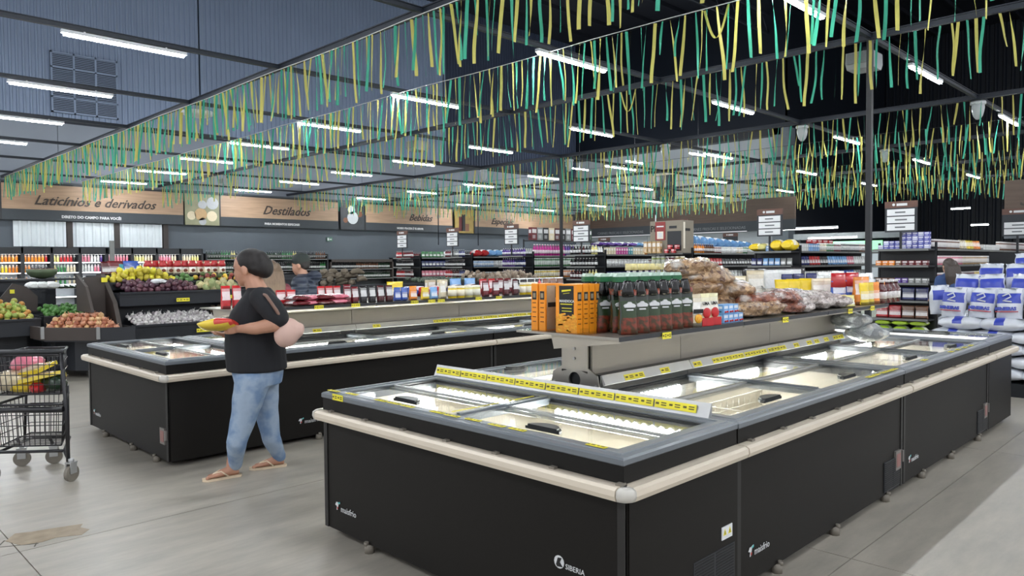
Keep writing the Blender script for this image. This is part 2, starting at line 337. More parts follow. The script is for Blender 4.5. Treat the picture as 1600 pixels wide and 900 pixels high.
# ---------------------------------------------------------------- streamers
M_rib = mat('crepe_streamer', None, .6, nz=.1, ns=10, trans=.45)
RY = lin((.80, .77, .42)); RG = lin((.27, .68, .57))
rv = []
for k in range(14):
    mb = MB(); n = 9; L = rnd.uniform(.66, .8); tw = rnd.choice((0, 0, .5, 1.2, 2.2, -1.4)); a0 = rnd.uniform(-.9, .9); w = rnd.uniform(.013, .021); dx = rnd.uniform(-.05, .05); dy = rnd.uniform(-.07, .07); kk = rnd.uniform(.005, .022)
    ph = rnd.uniform(0, 6)
    for i in range(n+1):
        s = i/n; a = a0+tw*s; x = dx*s+kk*.5*math.sin(ph+s*4); y = dy*s+kk*math.sin(ph*2+s*5)*s
        c, d = math.cos(a)*w, math.sin(a)*w; mb.v += [(x-c, y-d, -s*L), (x+c, y+d, -s*L)]
    for i in range(n): mb.face((2*i, 2*i+1, 2*i+3, 2*i+2), 0, True)
    me = mb.mesh('streamer'); me.materials.append(M_rib); rv.append(me)
mb = MB(); n = 12                                                      # a knotted one that loops back up
for i in range(n+1):
    s = i/n; y = s*.3; z = -.34*math.sin(PI*s)-.02; mb.v += [(-.005, y-.018, z), (.005, y+.018, z)]
for i in range(n): mb.face((2*i, 2*i+1, 2*i+3, 2*i+2), 0, True)
loop = mb.mesh('streamer'); loop.materials.append(M_rib)
for k, (X, y0, y1, st) in enumerate(((5.44, 1.6, 28.3, .095), (7.65, .3, 28.3, .105), (10.27, .3, 28.3, .12), (15.52, .8, 28.3, .13), (20.52, 1.5, 28.3, .13), (25.52, 2.5, 28.3, .13), (30.52, 3.5, 28.3, .14), (18.1, 1.2, 28.3, .14), (23.1, 2, 28.3, .14), (28.1, 3, 28.3, .14))):
    t = thing('streamer_garland', 'line of yellow and green paper streamers, %s nearest of ten' % ORD[{7: 4, 4: 5, 8: 6, 5: 7, 9: 8, 6: 9}.get(k, k)] if k else 'line of yellow and green paper streamers along the leftmost girder, nearest of all', 'streamers', (X, 0, GZ), group='lines of yellow and green streamers across the hall')
    obj('string', MB().tube([(0, y0+(y1-y0)*i/24, .0+.012*math.sin(i*1.7)) for i in range(25)], .006, 4), M_whtxt if k < 2 else M_dk2, t)
    y = y0; c = 0
    while y < y1:
        col = RY if c % 2 else RG
        if k < 3 and rnd.random() < .006:
            obj('streamer', loop, None, t, (0, y, 0), color=RY)
        v = rnd.choice(rv); f = rnd.uniform(.9, 1.08)*(1 if rnd.random() > .04 else .6)
        g = rnd.uniform(.88, 1.1)
        obj('streamer', v, None, t, (0, y, -.01), rot=(rnd.uniform(-.06, .06), rnd.uniform(-.03, .03), rnd.choice((0, PI))+rnd.uniform(-.6, 1.2)), scale=(1, 1, f), color=[q*g for q in col])
        y += st*rnd.uniform(.55, 1.45); c += 1 if rnd.random() > .12 else 0
# ---------------------------------------------------------------- chest freezers
M_pink = mat('faded_ink', rgb(92, 84, 40), .6)
def bars_label(parent, x0, x1, y, z, rot, n=None, name='price_label', h=.034):
    """a yellow price strip with its dark print, lying in its own plane"""
    o = obj(name, MB().box(0, -.001, 0, x1-x0, .001, h), M_yel, parent, (x0, y, z), rot=rot)
    mb = MB(); n = n or max(1, int((x1-x0)/.06)); w = (x1-x0)/n
    for i in range(n):
        q = .08*w
        mb.box(i*w+q, -.002, h*.4, i*w+q+w*.24, -.0012, h*.66)
        for r in range(2): mb.box(i*w+q+w*.4, -.002, h*(.3+.28*r), i*w+q+w*.4+w*.38, -.0012, h*(.3+.28*r)+h*.14)
    obj('print', mb, M_pink, o); return o
lens = MB().ball((0, 0, 0), (.022, .012, .028), 8, 5)
def logo(parent, loc, rot, s=1.0, txt='maisfrio'):
    g = obj('logo_mark', MB().prism([(0, .012), (.012, .03), (.03, .03), (.05, .036), (.05, .024), (.034, .02), (.03, .004), (.022, -.016), (.014, -.016), (.018, .006)], -.001, .001, 'y'), M_whtxt, parent, loc, rot=rot, scale=s)
    obj('logo_accent', MB().prism([(.03, .03), (.052, .037), (.052, .027), (.034, .021)], -.0022, -.001, 'y'), mat('teal_print', rgb(90, 190, 190), .5), g)
    obj('logo_accent', MB().prism([(.024, .004), (.034, .002), (.028, -.012), (.02, -.006)], -.0022, -.001, 'y'), mat('red_print', rgb(200, 70, 60), .5), g)
    text('lettering', txt, .05, M_whtxt, g, (.06, -.001, -.018), ext=.0008)
PANE_H = .845
def freezer(label, loc, rz, L, Wd, group=None, end_bumper=False, ends=(False, False), vents=True, panel=True, dense=True, sticker=False, name='chest_freezer', grille_end=False, fill=None, tags=None, lg=.12):
    t = thing(name, label, 'freezer', loc, rz, group)
    g = .006
    cb = MB(); y0, y1 = .012, Wd
    cb.ring(g, y0, L-g, y1, [(.04, .03), (.04, .05), (0, .05), (0, .70), (.018, .70), (.018, .755), (.09, .755), (.09, .30)])
    cb.quad((g, y0, .05), (L-g, y0, .05), (L-g, y1, .05), (g, y1, .05)); cb.quad((g, y0, .33), (L-g, y0, .33), (L-g, y1, .33), (g, y1, .33))
    obj('cabinet', cb, M_black, t)
    obj('upper_band', MB().ring(g, .004, L-g, Wd, [(.09, .755), (0, .755), (0, .828), (.09, .828), (.09, .755)]), M_band, t)
    for x in (g, L-g-.035): obj('corner_trim', MB().box(x, .006, .05, x+.035, .02, .70), mat('corner_post_black', rgb(36, 35, 34), .5), t)
    rim = MB().ring(g, 0, L-g, Wd, [(.0, .826), (-.004, .83), (-.004, .85), (.004, .858), (.03, .862), (.032, .866), (.062, .868), (.064, .862), (.1, .86), (.102, .825)])
    obj('rim_frame', rim, M_rim, t)
    obj('track', MB().ring(g, 0, L-g, Wd, [(.1, .8), (.1, .852), (.114, .852), (.114, .84), (.128, .84), (.128, .8)]), M_seal, t)
    lin_ = MB().ring(g, 0, L-g, Wd, [(.1, .85), (.11, .84), (.11, .5)]); lin_.quad((.1, .1, .5), (L-.1, .1, .5), (L-.1, Wd-.1, .5), (.1, Wd-.1, .5))
    obj('inner_liner', lin_, M_liner, t)
    n = 2; x0, x1, ya, yb = .115, L-.115, .115, Wd-.115; cw = (x1-x0)/n; ym = (ya+yb)/2
    for k in range(1, n): obj('divider', MB().box(x0+k*cw-.03, ya-.02, .82, x0+k*cw+.03, yb+.02, .858).box(x0+k*cw-.012, ya, .858, x0+k*cw+.012, yb, .868), M_rim, t)
    for k in range(n):
        a, b = x0+k*cw+.03*(k > 0), x0+(k+1)*cw-.03*(k < n-1)
        o = obj('fixed_lid', MB().box(a, ym-.03, .838, b, yb, .843), M_glass, t)
        obj('lid_edge', MB().box(a, ym-.03, .834, b, ym-.01, .848), M_alu, o)
        o = obj('sliding_lid', MB().box(a, ya, .848, b, ym+.02, .853), M_glass, t)
        obj('lid_edge', MB().box(a, ym+.0, .846, b, ym+.022, .858), M_alu, o)
        hx = (a+b)/2+.03; pts = []
        for q in range(9): an = PI*q/8; pts.append((hx+.105*math.cos(an), ya+.03+.07*math.sin(an)))
        obj('handle', MB().prism(pts, .853, .866).prism([(hx+(p_[0]-hx)*.86, .004+p_[1]*.97) for p_ in pts], .866, .876), M_seal, o)
        # wire basket or food in the well
        ml = MB(); nl = int((b-a-.1)/.052)
        ls = obj('led_strip', MB().box(a+.04, yb-.012, .73, b-.04, yb+.002, .825), M_ledbar, t)
        for q in range(nl): ml.ball((a+.07+q*.052, yb-.018, .775), (.021, .01, .036), 8, 4)
        obj('led_lenses', ml, M_led, ls)
        if dense:
            wb_ = MB()
            for q in range(12): xx = a+.05+(b-a-.1)*q/11; wb_.tube([(xx, ya+.03, .62), (xx, ya+.03, .52), (xx, yb-.05, .52), (xx, yb-.05, .62)], .003, 4)
            for zz in (.64, .56): wb_.tube([(a+.05, ya+.03, zz), (b-.05, ya+.03, zz), (b-.05, yb-.05, zz), (a+.05, yb-.05, zz), (a+.05, ya+.03, zz)], .004, 4)
            obj('wire_basket', wb_, mat('white_wire', rgb(225, 222, 212), .4), t)
    # bumper rail round the front
    pf = [(.03, .70), (-.03, .693), (-.05, .70), (-.058, .72), (-.055, .742), (-.04, .752), (.02, .752)]
    obj('bumper', MB().prism(pf, g+.0*0, L-g, 'x'), M_bump, t)
    for q in range(int(L/.35)+1): obj('bumper_clip', MB().box(.1+q*.35, -.02, .75, .13+q*.35, .01, .762), M_rubber, t)
    if ends[1]:      # end face at x=L is exposed
        obj('end_panel', MB().box(L-g, .03, .05, L, Wd, .70), M_black, t)
        pe = [(L-p_[0], p_[1]) for p_ in pf]
        obj('bumper', MB().prism(pe, 0, Wd, 'y'), M_bump, t)
        mb = MB()
        rings = [[(L-p_[0]*0+math.sin(q*PI/10)*(-p_[0]), -math.cos(q*PI/10)*(-p_[0]), p_[1]) for p_ in pf] for q in range(6)]
        mb.loft(rings); obj('bumper_corner', mb, mat('bumper_corner_cream', rgb(206, 202, 194), .3), t)
    if ends[0]:
        pe = [(p_[0], p_[1]) for p_ in pf]
        obj('bumper', MB().prism(pe, 0, Wd, 'y'), M_bump, t)
        rings = [[(-math.sin(q*PI/10)*(-p_[0]), -math.cos(q*PI/10)*(-p_[0]), p_[1]) for p_ in pf] for q in range(6)]
        obj('bumper_corner', MB().loft(rings), mat('bumper_corner_cream', rgb(206, 202, 194), .3), t)
    if vents:
        vx = L-.36; v = obj('vent_grille', MB().box(vx, .004, .07, vx+.3, .013, .27), M_dk2, t)
        for q in range(14):
            for c_ in range(2): obj('slot', MB().box(vx+.01+c_*.145, .001, .08+q*.0135, vx+.145+c_*.145, .0045, .087+q*.0135), M_ink, v) if dense else None
    if panel:
        v = obj('control_panel', MB().box(L-.16, -.002, .18, L-.06, .013, .31).box(L-.04, -.008, .22, L-.02, .013, .3), mat('panel_grey', rgb(120, 116, 112), .3), t)
        obj('display', MB().box(L-.145, -.004, .2, L-.075, -.001, .29), mat('panel_display', rgb(150, 100, 95), .3), v)
    for q in (.45, 1.2, L-.3):
        if q < L-.1: obj('foot', MB().cyl((q, .02, .0), .03, .05, 8).cyl((q, .0, .045), .014, .02, 8), M_rubber, t)
    logo(t, (lg, .008, .19), (0, 0, 0))
    if sticker:
        pass
    return t
I1X, I1Y = 2.33, 1.72
h1 = freezer('black end freezer across the front of the near island', (I1X, 3.95, 0), -PI/2, 2.23, .89, ends=(True, True), vents=False, panel=False)
text('lettering', 'SIBERIA', .032, M_whtxt, h1, (1.915, .009, .332), ext=.0008)
obj('emblem', MB().cyl((1.88, .009, .352), .028, .0015, 14, 'y'), M_whtxt, h1); obj('emblem_letter', MB().prism([(1.865, .34), (1.875, .37), (1.895, .372), (1.885, .352), (1.9, .335), (1.87, .332)], .006, .009, 'y'), M_ink, h1)
# grille and warning sticker on the end wall that faces the right aisle
v = obj('vent_grille', MB().box(2.22, .5, .06, 2.232, .86, .3), M_dk2, h1)
for c_ in range(2):
    for q in range(17): obj('slot', MB().box(2.231, .51+c_*.18, .07+q*.0135, 2.234, .67+c_*.18, .077+q*.0135), M_ink, v)
s_ = obj('warning_sticker', MB().box(2.23, .74, .335, 2.2335, .835, .395), M_white, h1)
for q in (.755, .8): obj('warning_triangle', MB().prism([(q-.004, .355), (q+.026, .355), (q+.011, .385)], 2.2335, 2.2345, 'x'), M_yel, s_); obj('triangle_mark', MB().prism([(q+.008, .358), (q+.014, .358), (q+.013, .374), (q+.009, .374)], 2.2345, 2.235, 'x'), M_ink, s_)
# price rail along the back edge of the end freezer
rl = obj('price_rail', MB().prism([(.845, .862), (.875, .862), (.885, .93), (.875, .935), (.862, .90)], .02, 2.1, 'x'), M_alu, h1)
xx = .04
while xx < 2.0: bars_label(rl, xx, xx+.24, .85, .882, (math.radians(-14), 0, 0), 3, h=.04); xx += .25
for (xx, y_) in ((.03, .02), (.2, .035), (.5, .03), (.62, .03), (.74, .03), (.98, .035), (1.1, .03), (1.25, .035), (1.42, .03), (1.55, .035), (2.0, .04)): bars_label(h1, xx, xx+.1, y_, .8695, (-PI/2, 0, rnd.uniform(-.03, .03)), 2, h=.026)
bars_label(h1, .13, .24, -.006, .828, (0, 0, 0), 2, h=.036)
bars_label(h1, 1.08, 1.09, .1, .871, (-PI/2, 0, 0), 1, h=.6)
SIDE = [3.22, 5.58, 7.92]
lab = ['long black freezer beside the end freezer, right side of near island', 'second long black freezer along the right side of near island']
for k in range(2):
    f = freezer(lab[k], (SIDE[k]+.004, I1Y, 0), 0, SIDE[k+1]-SIDE[k]-.008, 1.1, 'long black freezers of the near island')
    for q in ((1.75, 1.87, 2.0, 2.1, 2.2) if k == 0 else (.5, 1.2, 1.4, 1.6, 1.8)): bars_label(f, q, q+.09, .02, .8695, (-PI/2, 0, rnd.uniform(-.05, .05)), 2, h=.03)
for k in range(2): freezer(('nearest', 'farther')[k]+' long black freezer on the hidden left side of near island', (SIDE[k+1]-.004, 3.95, 0), PI, SIDE[k+1]-SIDE[k]-.008, 1.1, 'long black freezers of the near island', vents=False, panel=False)
freezer('black end freezer closing the far end of near island', (8.82, I1Y+.0, 0), PI/2, 2.23, .89, ends=(True, False), vents=False, panel=False)
obj('side_panel', MB().box(7.93, 1.724, .05, 8.8, 1.735, .7), M_black, None) if False else None
# second island
I2Y = 6.12; I2L = 2.05
h2 = freezer('black end freezer with white bumper beside the trolley, at left island', (2.22, I2Y+I2L, 0), -PI/2, I2L, .9, ends=(True, True), vents=False, panel=True)
S2 = [3.13, 5.82, 8.5, 11.2]
for k in range(3):
    f = freezer(('long black freezer behind the walking woman', 'second long black freezer of the left island', 'farthest long black freezer of the left island')[k], (S2[k]+.004, I2Y, 0), 0, S2[k+1]-S2[k]-.008, 1.0, 'long black freezers of the left island', vents=False, panel=False, lg=.24)
    if k == 0:
        pass
    freezer('%s long freezer on the produce side of left island' % ('first', 'second', 'third')[k], (S2[k+1]-.004, I2Y+I2L, 0), PI, S2[k+1]-S2[k]-.008, 1.0, 'long black freezers of the left island', vents=False, panel=False, dense=False)
s_ = obj('warning_sticker', MB().box(I2L-.0, .8, .33, I2L+.003, .86, .39), M_white, h2); obj('triangle_mark', MB().prism([(.815, .34), (.845, .34), (.83, .375)], I2L+.003, I2L+.004, 'x'), M_ink, s_)
# ---------------------------------------------------------------- steel shelves over the islands
def island_shelf(label, x0, x1, yc, n, zs=1.235):
    t = thing('island_shelf', label, 'shelf', (0, yc, 0)); w = .58
    seg = (x1-x0)/n
    for k in range(n):
        a, b = x0+k*seg+.003, x0+(k+1)*seg-.003; aa = a+(.36 if k == 0 else 0)
        obj('shelf_board', MB().prism([(a, -w), (b, -w), (b, w), (a+.9, w), (a+.42, .15), (a, .15)] if k == 0 else [(a, -w), (b, -w), (b, w), (a, w)], zs-.012, zs), M_steel, t)
        obj('front_panel', MB().prism([(-.12, zs-.09), (-w+.005, zs-.03), (-w+.005, zs-.012), (-.1, zs-.012)], a+.02, b, 'x').prism([(-.12, .965), (-.12, zs-.09), (-.1, zs-.09), (-.1, .965)], aa, b, 'x'), M_steelp, t)
        obj('rear_panel', MB().prism([(.12, zs-.09), (w-.005, zs-.03), (w-.005, zs-.012), (.1, zs-.012)], a+(.9 if k == 0 else .02), b, 'x').prism([(.12, .965), (.12, zs-.09), (.1, zs-.09), (.1, .965)], aa, b, 'x'), M_steelp, t)
        obj('price_rail', MB().prism([(-.2, .905), (-.215, .91), (-.185, .965), (-.175, .96)], aa, b, 'x'), M_alu, t)
        obj('base_channel', MB().box(aa, -.175, .866, b, .175, .965), M_seal, t)
        obj('edge_strip', MB().box(a, -w-.004, zs-.02, b, -w, zs+.004), M_dk2, t)
    # bracket plate with its round cable hole
    def brk(x):
        out = [(.2, 1.215), (.2, 1.2), (.1, 1.13), (.1, 1.0), (.17, .96), (.19, .87), (-.19, .87), (-.17, .96), (-.1, 1.0), (-.1, 1.13), (-.2, 1.2), (-.2, 1.215)]
        mb = MB(); hc = (0, .925); R = .045; hn = 16
        hole = [(hc[0]+R*math.cos(2*PI*i/hn), hc[1]+R*math.sin(2*PI*i/hn)) for i in range(hn)]
        sq = [(.1, .98), (-.1, .98), (-.1, .87), (.1, .87)]
        mb.prism([(.2, 1.215), (.2, 1.2), (.1, 1.13), (-.1, 1.13), (-.2, 1.2), (-.2, 1.215)], x, x+.012, 'x')
        mb.prism([(.1, 1.13), (.1, .98), (-.1, .98), (-.1, 1.13)], x, x+.012, 'x')
        mb.prism([(.1, 1.0), (.17, .96), (.19, .87), (.1, .87)], x, x+.012, 'x'); mb.prism([(-.1, 1.0), (-.17, .96), (-.19, .87), (-.1, .87)], x, x+.012, 'x')
        for i in range(hn):
            def edge(p): a = math.atan2(p[1]-hc[1], p[0]-hc[0]); c, s = math.cos(a), math.sin(a); k = min(.1/abs(c) if abs(c) > 1e-6 else 9, .055/abs(s) if abs(s) > 1e-6 else 9); return (hc[0]+c*k, hc[1]+s*k)
            p, q = hole[i], hole[(i+1) % hn]; mb.prism([p, q, edge(q), edge(p)], x, x+.012, 'x')
        o = obj('end_bracket', mb, M_steel, t)
        for (yy, zz) in ((0, 1.17), (0, 1.11), (0, 1.05), (.16, 1.205), (-.16, 1.205), (-.16, .9), (.16, .9)): obj('bolt', MB().cyl((x-.006, yy, zz), .009, .006, 8, 'x'), M_alu, o)
    brk(x0+.34); brk(x1-.05)
    return t
sh1 = island_shelf('long steel shelf over the near island, loaded with snacks and sauces', 3.04, 6.95, 2.86, 3)
for q in (3.42, 4.87, 6.02, 6.5): bars_label(sh1, q, q+.085, -.59, 1.2, (0, 0, 0), 2, h=.036)
for q, l in ((3.6, .2), (3.98, .1), (4.37, .1), (4.62, .09), (4.72, .34), (5.08, .34), (5.45, .3), (5.9, .09), (6.15, .09), (6.3, .09), (6.5, .09), (6.7, .22)): bars_label(sh1, q, q+l, -.213, .915, (math.radians(-28), 0, 0), max(1, int(l/.085)), h=.036)
sh2 = island_shelf('long steel shelf over the left island, loaded with bags and jars', 2.98, 9.2, 7.15, 4, 1.21)
for px in (490, 548, 641, 668, 683, 742, 774): q = xat(px, 6.57); bars_label(sh2, q, q+.1, -.59, 1.18, (0, 0, 0), 2, h=.036)
for px in (489, 583): q = xat(px, 6.93); bars_label(sh2, q, q+.1, -.213, .915, (math.radians(-28), 0, 0), 1, h=.036)
q = xat(678, 6.93)
while q < 8.2: bars_label(sh2, q, q+.25, -.213, .915, (math.radians(-28), 0, 0), 3, h=.036); q += .27
# ---------------------------------------------------------------- package kinds (one mesh each, colour carried by the object)
PM = [M_obj, M_light, M_deep, M_mid]
PG = [M_objg, M_light, M_deep, M_mid]
def k_box(w, d, h, top=0):
    mb = MB().box(-w/2, -d/2, 0, w/2, d/2, h, 0)
    for s in (-1, 1):
        y = s*d/2
        mb.box(-w*.38, min(y, y+s*.001), h*.55, w*.38, max(y, y+s*.001), h*.86, 1).box(-w*.3, min(y, y+s*.001), h*.12, w*.2, max(y, y+s*.001), h*.4, 3)
        x = s*w/2
        mb.box(min(x, x+s*.001), -d*.36, h*.55, max(x, x+s*.001), d*.36, h*.82, 1).box(min(x, x+s*.001), -d*.3, h*.14, max(x, x+s*.001), d*.3, h*.34, 2)
    return mb.mesh('box')
def k_pouch(w, h, d, bands=(2, 4), top=0, wob=.006, pic=1):
    """a stand-up pouch: wide oval foot tapering to a crimped flat top; bands of rows carry the printed label"""
    mb = MB(); n = 12; rows = 8; rings = []
    r0 = random.Random(int(w*1e4+h*1e3))
    for q in range(rows+1):
        s = q/rows; dd = d*.5*(1-s**1.6)+.003; ww = w*.5*(1-.06*math.sin(s*PI)); ring = []
        for i in range(n):
            a = 2*PI*i/n; c, si = math.cos(a), math.sin(a)
            ring.append((ww*math.copysign(abs(c)**.6, c)+r0.uniform(-wob, wob)*.5, dd*math.copysign(abs(si)**.7, si)+r0.uniform(-wob, wob)*(.6 if s < .95 else .2), h*s))
        rings.append(ring)
    b = len(mb.v)
    for r in rings: mb.v += r
    for q in range(rows):
        for i in range(n):
            j = (i+1) % n; front = (6 < i < 11) or (0 < i < 5)
            m_ = top if q == rows-1 else (1 if front and bands[0] <= q < bands[1] else (3 if front and q == bands[1] and pic == 1 else (2 if front and q < pic else 0)))
            mb.face((b+q*n+i, b+q*n+j, b+(q+1)*n+j, b+(q+1)*n+i), m_, True)
    mb.face([b+i for i in range(n)][::-1], 2); mb.face([b+rows*n+i for i in range(n)], 0); return mb.mesh('pouch')
def k_pillow(w, l, h, seed=0, amp=.25, mats=True, res=(14, 10), pw=.45):
    mb = MB(); n, k = res; rings = []
    for q in range(k+1):
        t = q/k; y = (t-.5)*l; e = math.sin(PI*min(1, max(0, t*.92+.04)))**pw; pin = .82+.18*e; ring = []
        for i in range(n):
            a = 2*PI*i/n; c, s = math.cos(a), math.sin(a); f = 1+amp*noise.noise(Vector((c*2+seed, s*2+y*9, seed*3.1+y*5)))
            ring.append((w*.5*pin*math.copysign(abs(c)**.7, c)*f, y+amp*.02*math.sin(i*2.3+seed), h*.5+h*.5*e*math.copysign(abs(s)**.8, s)*f))
        rings.append(ring)
    b = len(mb.v)
    for r in rings: mb.v += r
    for q in range(k):
        for i in range(n): j = (i+1) % n; mb.face((b+q*n+i, b+q*n+j, b+(q+1)*n+j, b+(q+1)*n+i), (1 if mats and k*.3 <= q < k*.55 and i < n//2 else (3 if mats and k*.55 <= q < k*.75 and i < n//2 else 0)), True)
    mb.face([b+i for i in range(n)][::-1], 0); mb.face([b+k*n+i for i in range(n)], 0); return mb.mesh('pillow_bag')
def k_bottle(r, h, neck=.3, cap=1, n=8):
    p = [(r*.9, 0), (r, h*.03), (r, h*.2), (r*1.01, h*.2), (r*1.01, h*.5), (r, h*.5), (r, h*.62), (r*neck*1.1, h*.8), (r*neck, h*.9), (r*neck*1.15, h*.9), (r*neck*1.1, h)]
    return MB().lathe(p, n, 0, mats=[0, 0, 0, 1, 0, 0, 0, 0, cap, cap]).mesh('bottle')
def k_jar(r, h, n=10): return MB().lathe([(r*.95, 0), (r, h*.05), (r, h*.18), (r*1.01, h*.18), (r*1.01, h*.7), (r, h*.7), (r*.96, h*.8), (r*.96, h*.82), (r*.98, h*.83), (r*.97, h)], n, mats=[0, 0, 0, 1, 0, 0, 0, 3, 1, 1]).mesh('jar')
K = {'bottle': k_bottle(.038, .27), 'squat_bottle': k_bottle(.045, .24, .45), 'wine_bottle': k_bottle(.038, .31, .3, 3), 'jar': k_jar(.042, .12), 'can': k_jar(.035, .11),
     'box': k_box(.13, .06, .19), 'small_box': k_box(.1, .08, .1), 'carton': k_box(.07, .07, .2), 'pouch': k_pouch(.14, .2, .07), 'tall_pouch': k_pouch(.13, .24, .07, (3, 6)), 'snack_pack': k_pouch(.2, .2, .08), 'pack': k_pillow(.16, .24, .07, 2, .15)}
GL = {'bottle': .5, 'squat_bottle': .5, 'wine_bottle': .3, 'pouch': 1, 'tall_pouch': 1, 'snack_pack': 1, 'pack': 1}
for k, me in K.items():
    for m in (PG if k in GL else PM): me.materials.append(m)
NM = {'box': 'product_box', 'carton': 'carton', 'small_box': 'small_box', 'pouch': 'pouch', 'tall_pouch': 'pouch', 'snack_pack': 'snack_bag', 'pack': 'bagged_goods', 'bottle': 'bottle', 'squat_bottle': 'bottle', 'wine_bottle': 'wine_bottle', 'jar': 'jar', 'can': 'can'}
CATS = {'box': 'box', 'carton': 'carton', 'small_box': 'box', 'pouch': 'pouch', 'tall_pouch': 'pouch', 'snack_pack': 'snack bag', 'pack': 'packet', 'bottle': 'bottle', 'squat_bottle': 'bottle', 'wine_bottle': 'bottle', 'jar': 'jar', 'can': 'can'}
C = dict(red=(190, 40, 45), dark_red=(110, 28, 36), maroon=(84, 30, 34), orange=(238, 140, 40), yellow=(240, 208, 50), pale_yellow=(232, 222, 140), green=(60, 130, 74), dark_green=(40, 62, 44), lime=(160, 190, 60), blue=(56, 92, 180), navy=(38, 46, 104), light_blue=(120, 170, 222), teal=(70, 160, 170),
         purple=(96, 66, 150), magenta=(200, 60, 150), pink=(226, 130, 150), white=(226, 228, 226), cream=(226, 212, 180), tan=(196, 162, 116), brown=(116, 76, 54), black=(36, 34, 36), grey=(140, 142, 140), silver=(180, 184, 188))
def cc(n): return rgb(*C[n])
def put(kind, loc, rz, col, label, group, scale=1.0, jit=.05, name=None, cat=None):
    c = cc(col) if isinstance(col, str) else col; g = rnd.uniform(.85, 1.15)
    o = obj(name or NM[kind], K[kind], None, None, loc, rz+rnd.uniform(-jit, jit), scale=scale, color=[min(1, q*g) for q in c])
    return tag(o, label, cat or CATS[kind], group)
def row(kind, p0, p1, runs, where, rz=0, scale=1.0, pitch=None, jit=.05, word=None):
    """fill the line p0..p1 with runs of (colour, share); one object per package"""
    p0, p1 = Vector(p0), Vector(p1); d = p1-p0; L = d.length; pitch = pitch or {'box': .14, 'small_box': .11, 'carton': .08, 'pouch': .15, 'tall_pouch': .14, 'snack_pack': .2, 'pack': .19, 'bottle': .085, 'squat_bottle': .1, 'wine_bottle': .09, 'jar': .095, 'can': .08, 'juice_bottle': .1, 'tissue': .31}[kind]*(scale if isinstance(scale, (int, float)) else scale[0])
    n = max(1, int(L/pitch)); tot = sum(r[1] for r in runs); acc = 0; i = 0
    w_ = word or {'box': 'box', 'small_box': 'small box', 'carton': 'carton', 'pouch': 'pouch', 'tall_pouch': 'tall pouch', 'snack_pack': 'snack bag', 'pack': 'packet', 'bottle': 'bottle', 'squat_bottle': 'squat bottle', 'wine_bottle': 'wine bottle', 'jar': 'jar', 'can': 'can', 'juice_bottle': 'juice bottle', 'tissue': 'bulky bag'}[kind]
    for (cn, sh) in runs:
        acc += sh; e = round(n*acc/tot)
        while i < e:
            put(kind, p0+d*((i+.5)/n)+Vector((0, 0, 0)), rz, cn, '%s %s %s' % (cn.replace('_', ' '), w_, where), '%s %s' % (w_ + ('es' if w_[-1] in 'hx' else 's'), where), scale, jit); i += 1
# ---------------------------------------------------------------- goods on the near shelf (z 1.235)
Z1 = 1.237
# orange cardboard boxes
M_or = mat('orange_card', rgb(244, 152, 36), .4, nz=.05); M_kraft = mat('grey_back_card', rgb(170, 156, 138), .5, nz=.1, ns=60)
M_fries = mat('fries_print', rgb(246, 190, 60), .45, nz=.5, ns=70, col2=rgb(226, 138, 30))
def manioc(label, loc, rz, grp='orange boxes of cassava chips at the shelf end'):
    w, d, h = .15, .047, .265
    t = thing('cassava_box', label, 'box', loc, rz, grp)
    obj('carton', MB().box(-w/2, -d/2, 0, w/2, d/2, h), M_or, t)
    f = obj('front_panel', MB().box(-w*.33, -d/2-.0012, h*.35, w*.36, -d/2, h*.97), M_ink, t)
    text('lettering', 'MANDIOCA', .0195, M_whtxt, f, (-.047, -d/2-.002, h*.63), ext=.0004, bold=.0006)
    obj('brand_swoosh', MB().prism([(-.03, h*.84), (.035, h*.87), (.035, h*.9), (-.03, h*.88)], -d/2-.0022, -d/2-.001, 'y').prism([(-.02, h*.8), (.025, h*.82), (.025, h*.83), (-.02, h*.81)], -d/2-.0022, -d/2-.001, 'y'), M_yel, f)
    obj('small_print', MB().box(-.04, -d/2-.002, h*.58, .045, -d/2-.001, h*.6).box(-.03, -d/2-.002, h*.5, .04, -d/2-.001, h*.515).box(-.03, -d/2-.002, h*.44, .04, -d/2-.001, h*.455), M_yel, f)
    pr = MB()
    r0 = random.Random(5)
    for q in range(26):
        x = r0.uniform(-.065, .05); z = r0.uniform(.01, .1); a = r0.uniform(-.9, .9); ll = .035; u = (math.cos(a)*ll, math.sin(a)*ll); v = (-math.sin(a)*.006, math.cos(a)*.006); yy = -d/2-.001-.0003*(q % 5)
        pr.quad((x, yy, z), (x+u[0], yy, z+u[1]*.5), (x+u[0]+v[0], yy, z+u[1]*.5+.008), (x+v[0], yy, z+.008))
    obj('chips_picture', MB().box(-w/2, -d/2-.001, .004, w/2, -d/2, h*.34), mat('fries_ground', rgb(226, 150, 40), .5, nz=.3, ns=50), t); obj('chips', pr, M_fries, t)
    for s in (-1, 1):
        x = s*w/2; g = obj('spine_label', MB().box(min(x, x+s*.001), -.016, h*.66, max(x, x+s*.001), .016, h*.84), M_ink, t)
        for q in range(5): obj('spine_print', MB().box(min(x, x+s*.001), -.014, h*(.58-q*.1), max(x, x+s*.001), .012, h*(.6-q*.1)), mat('brown_ink', rgb(120, 66, 20), .6), t)
        obj('spine_print', MB().box(min(x, x+s*.0015), -.01, h*.7, max(x, x+s*.0015), .01, h*.8), mat('grey_ink', rgb(150, 140, 120), .6), g)
    b = obj('back_panel', MB().box(-w*.42, d/2, h*.02, w*.42, d/2+.001, h*.96), M_kraft, t)
    obj('table_print', MB().box(-w*.36, d/2+.001, h*.7, -w*.05, d/2+.002, h*.93).box(-w*.36, d/2+.001, h*.5, w*.36, d/2+.002, h*.6).box(-w*.3, d/2+.001, h*.1, -w*.05, d/2+.002, h*.25), M_ink, b)
    return t
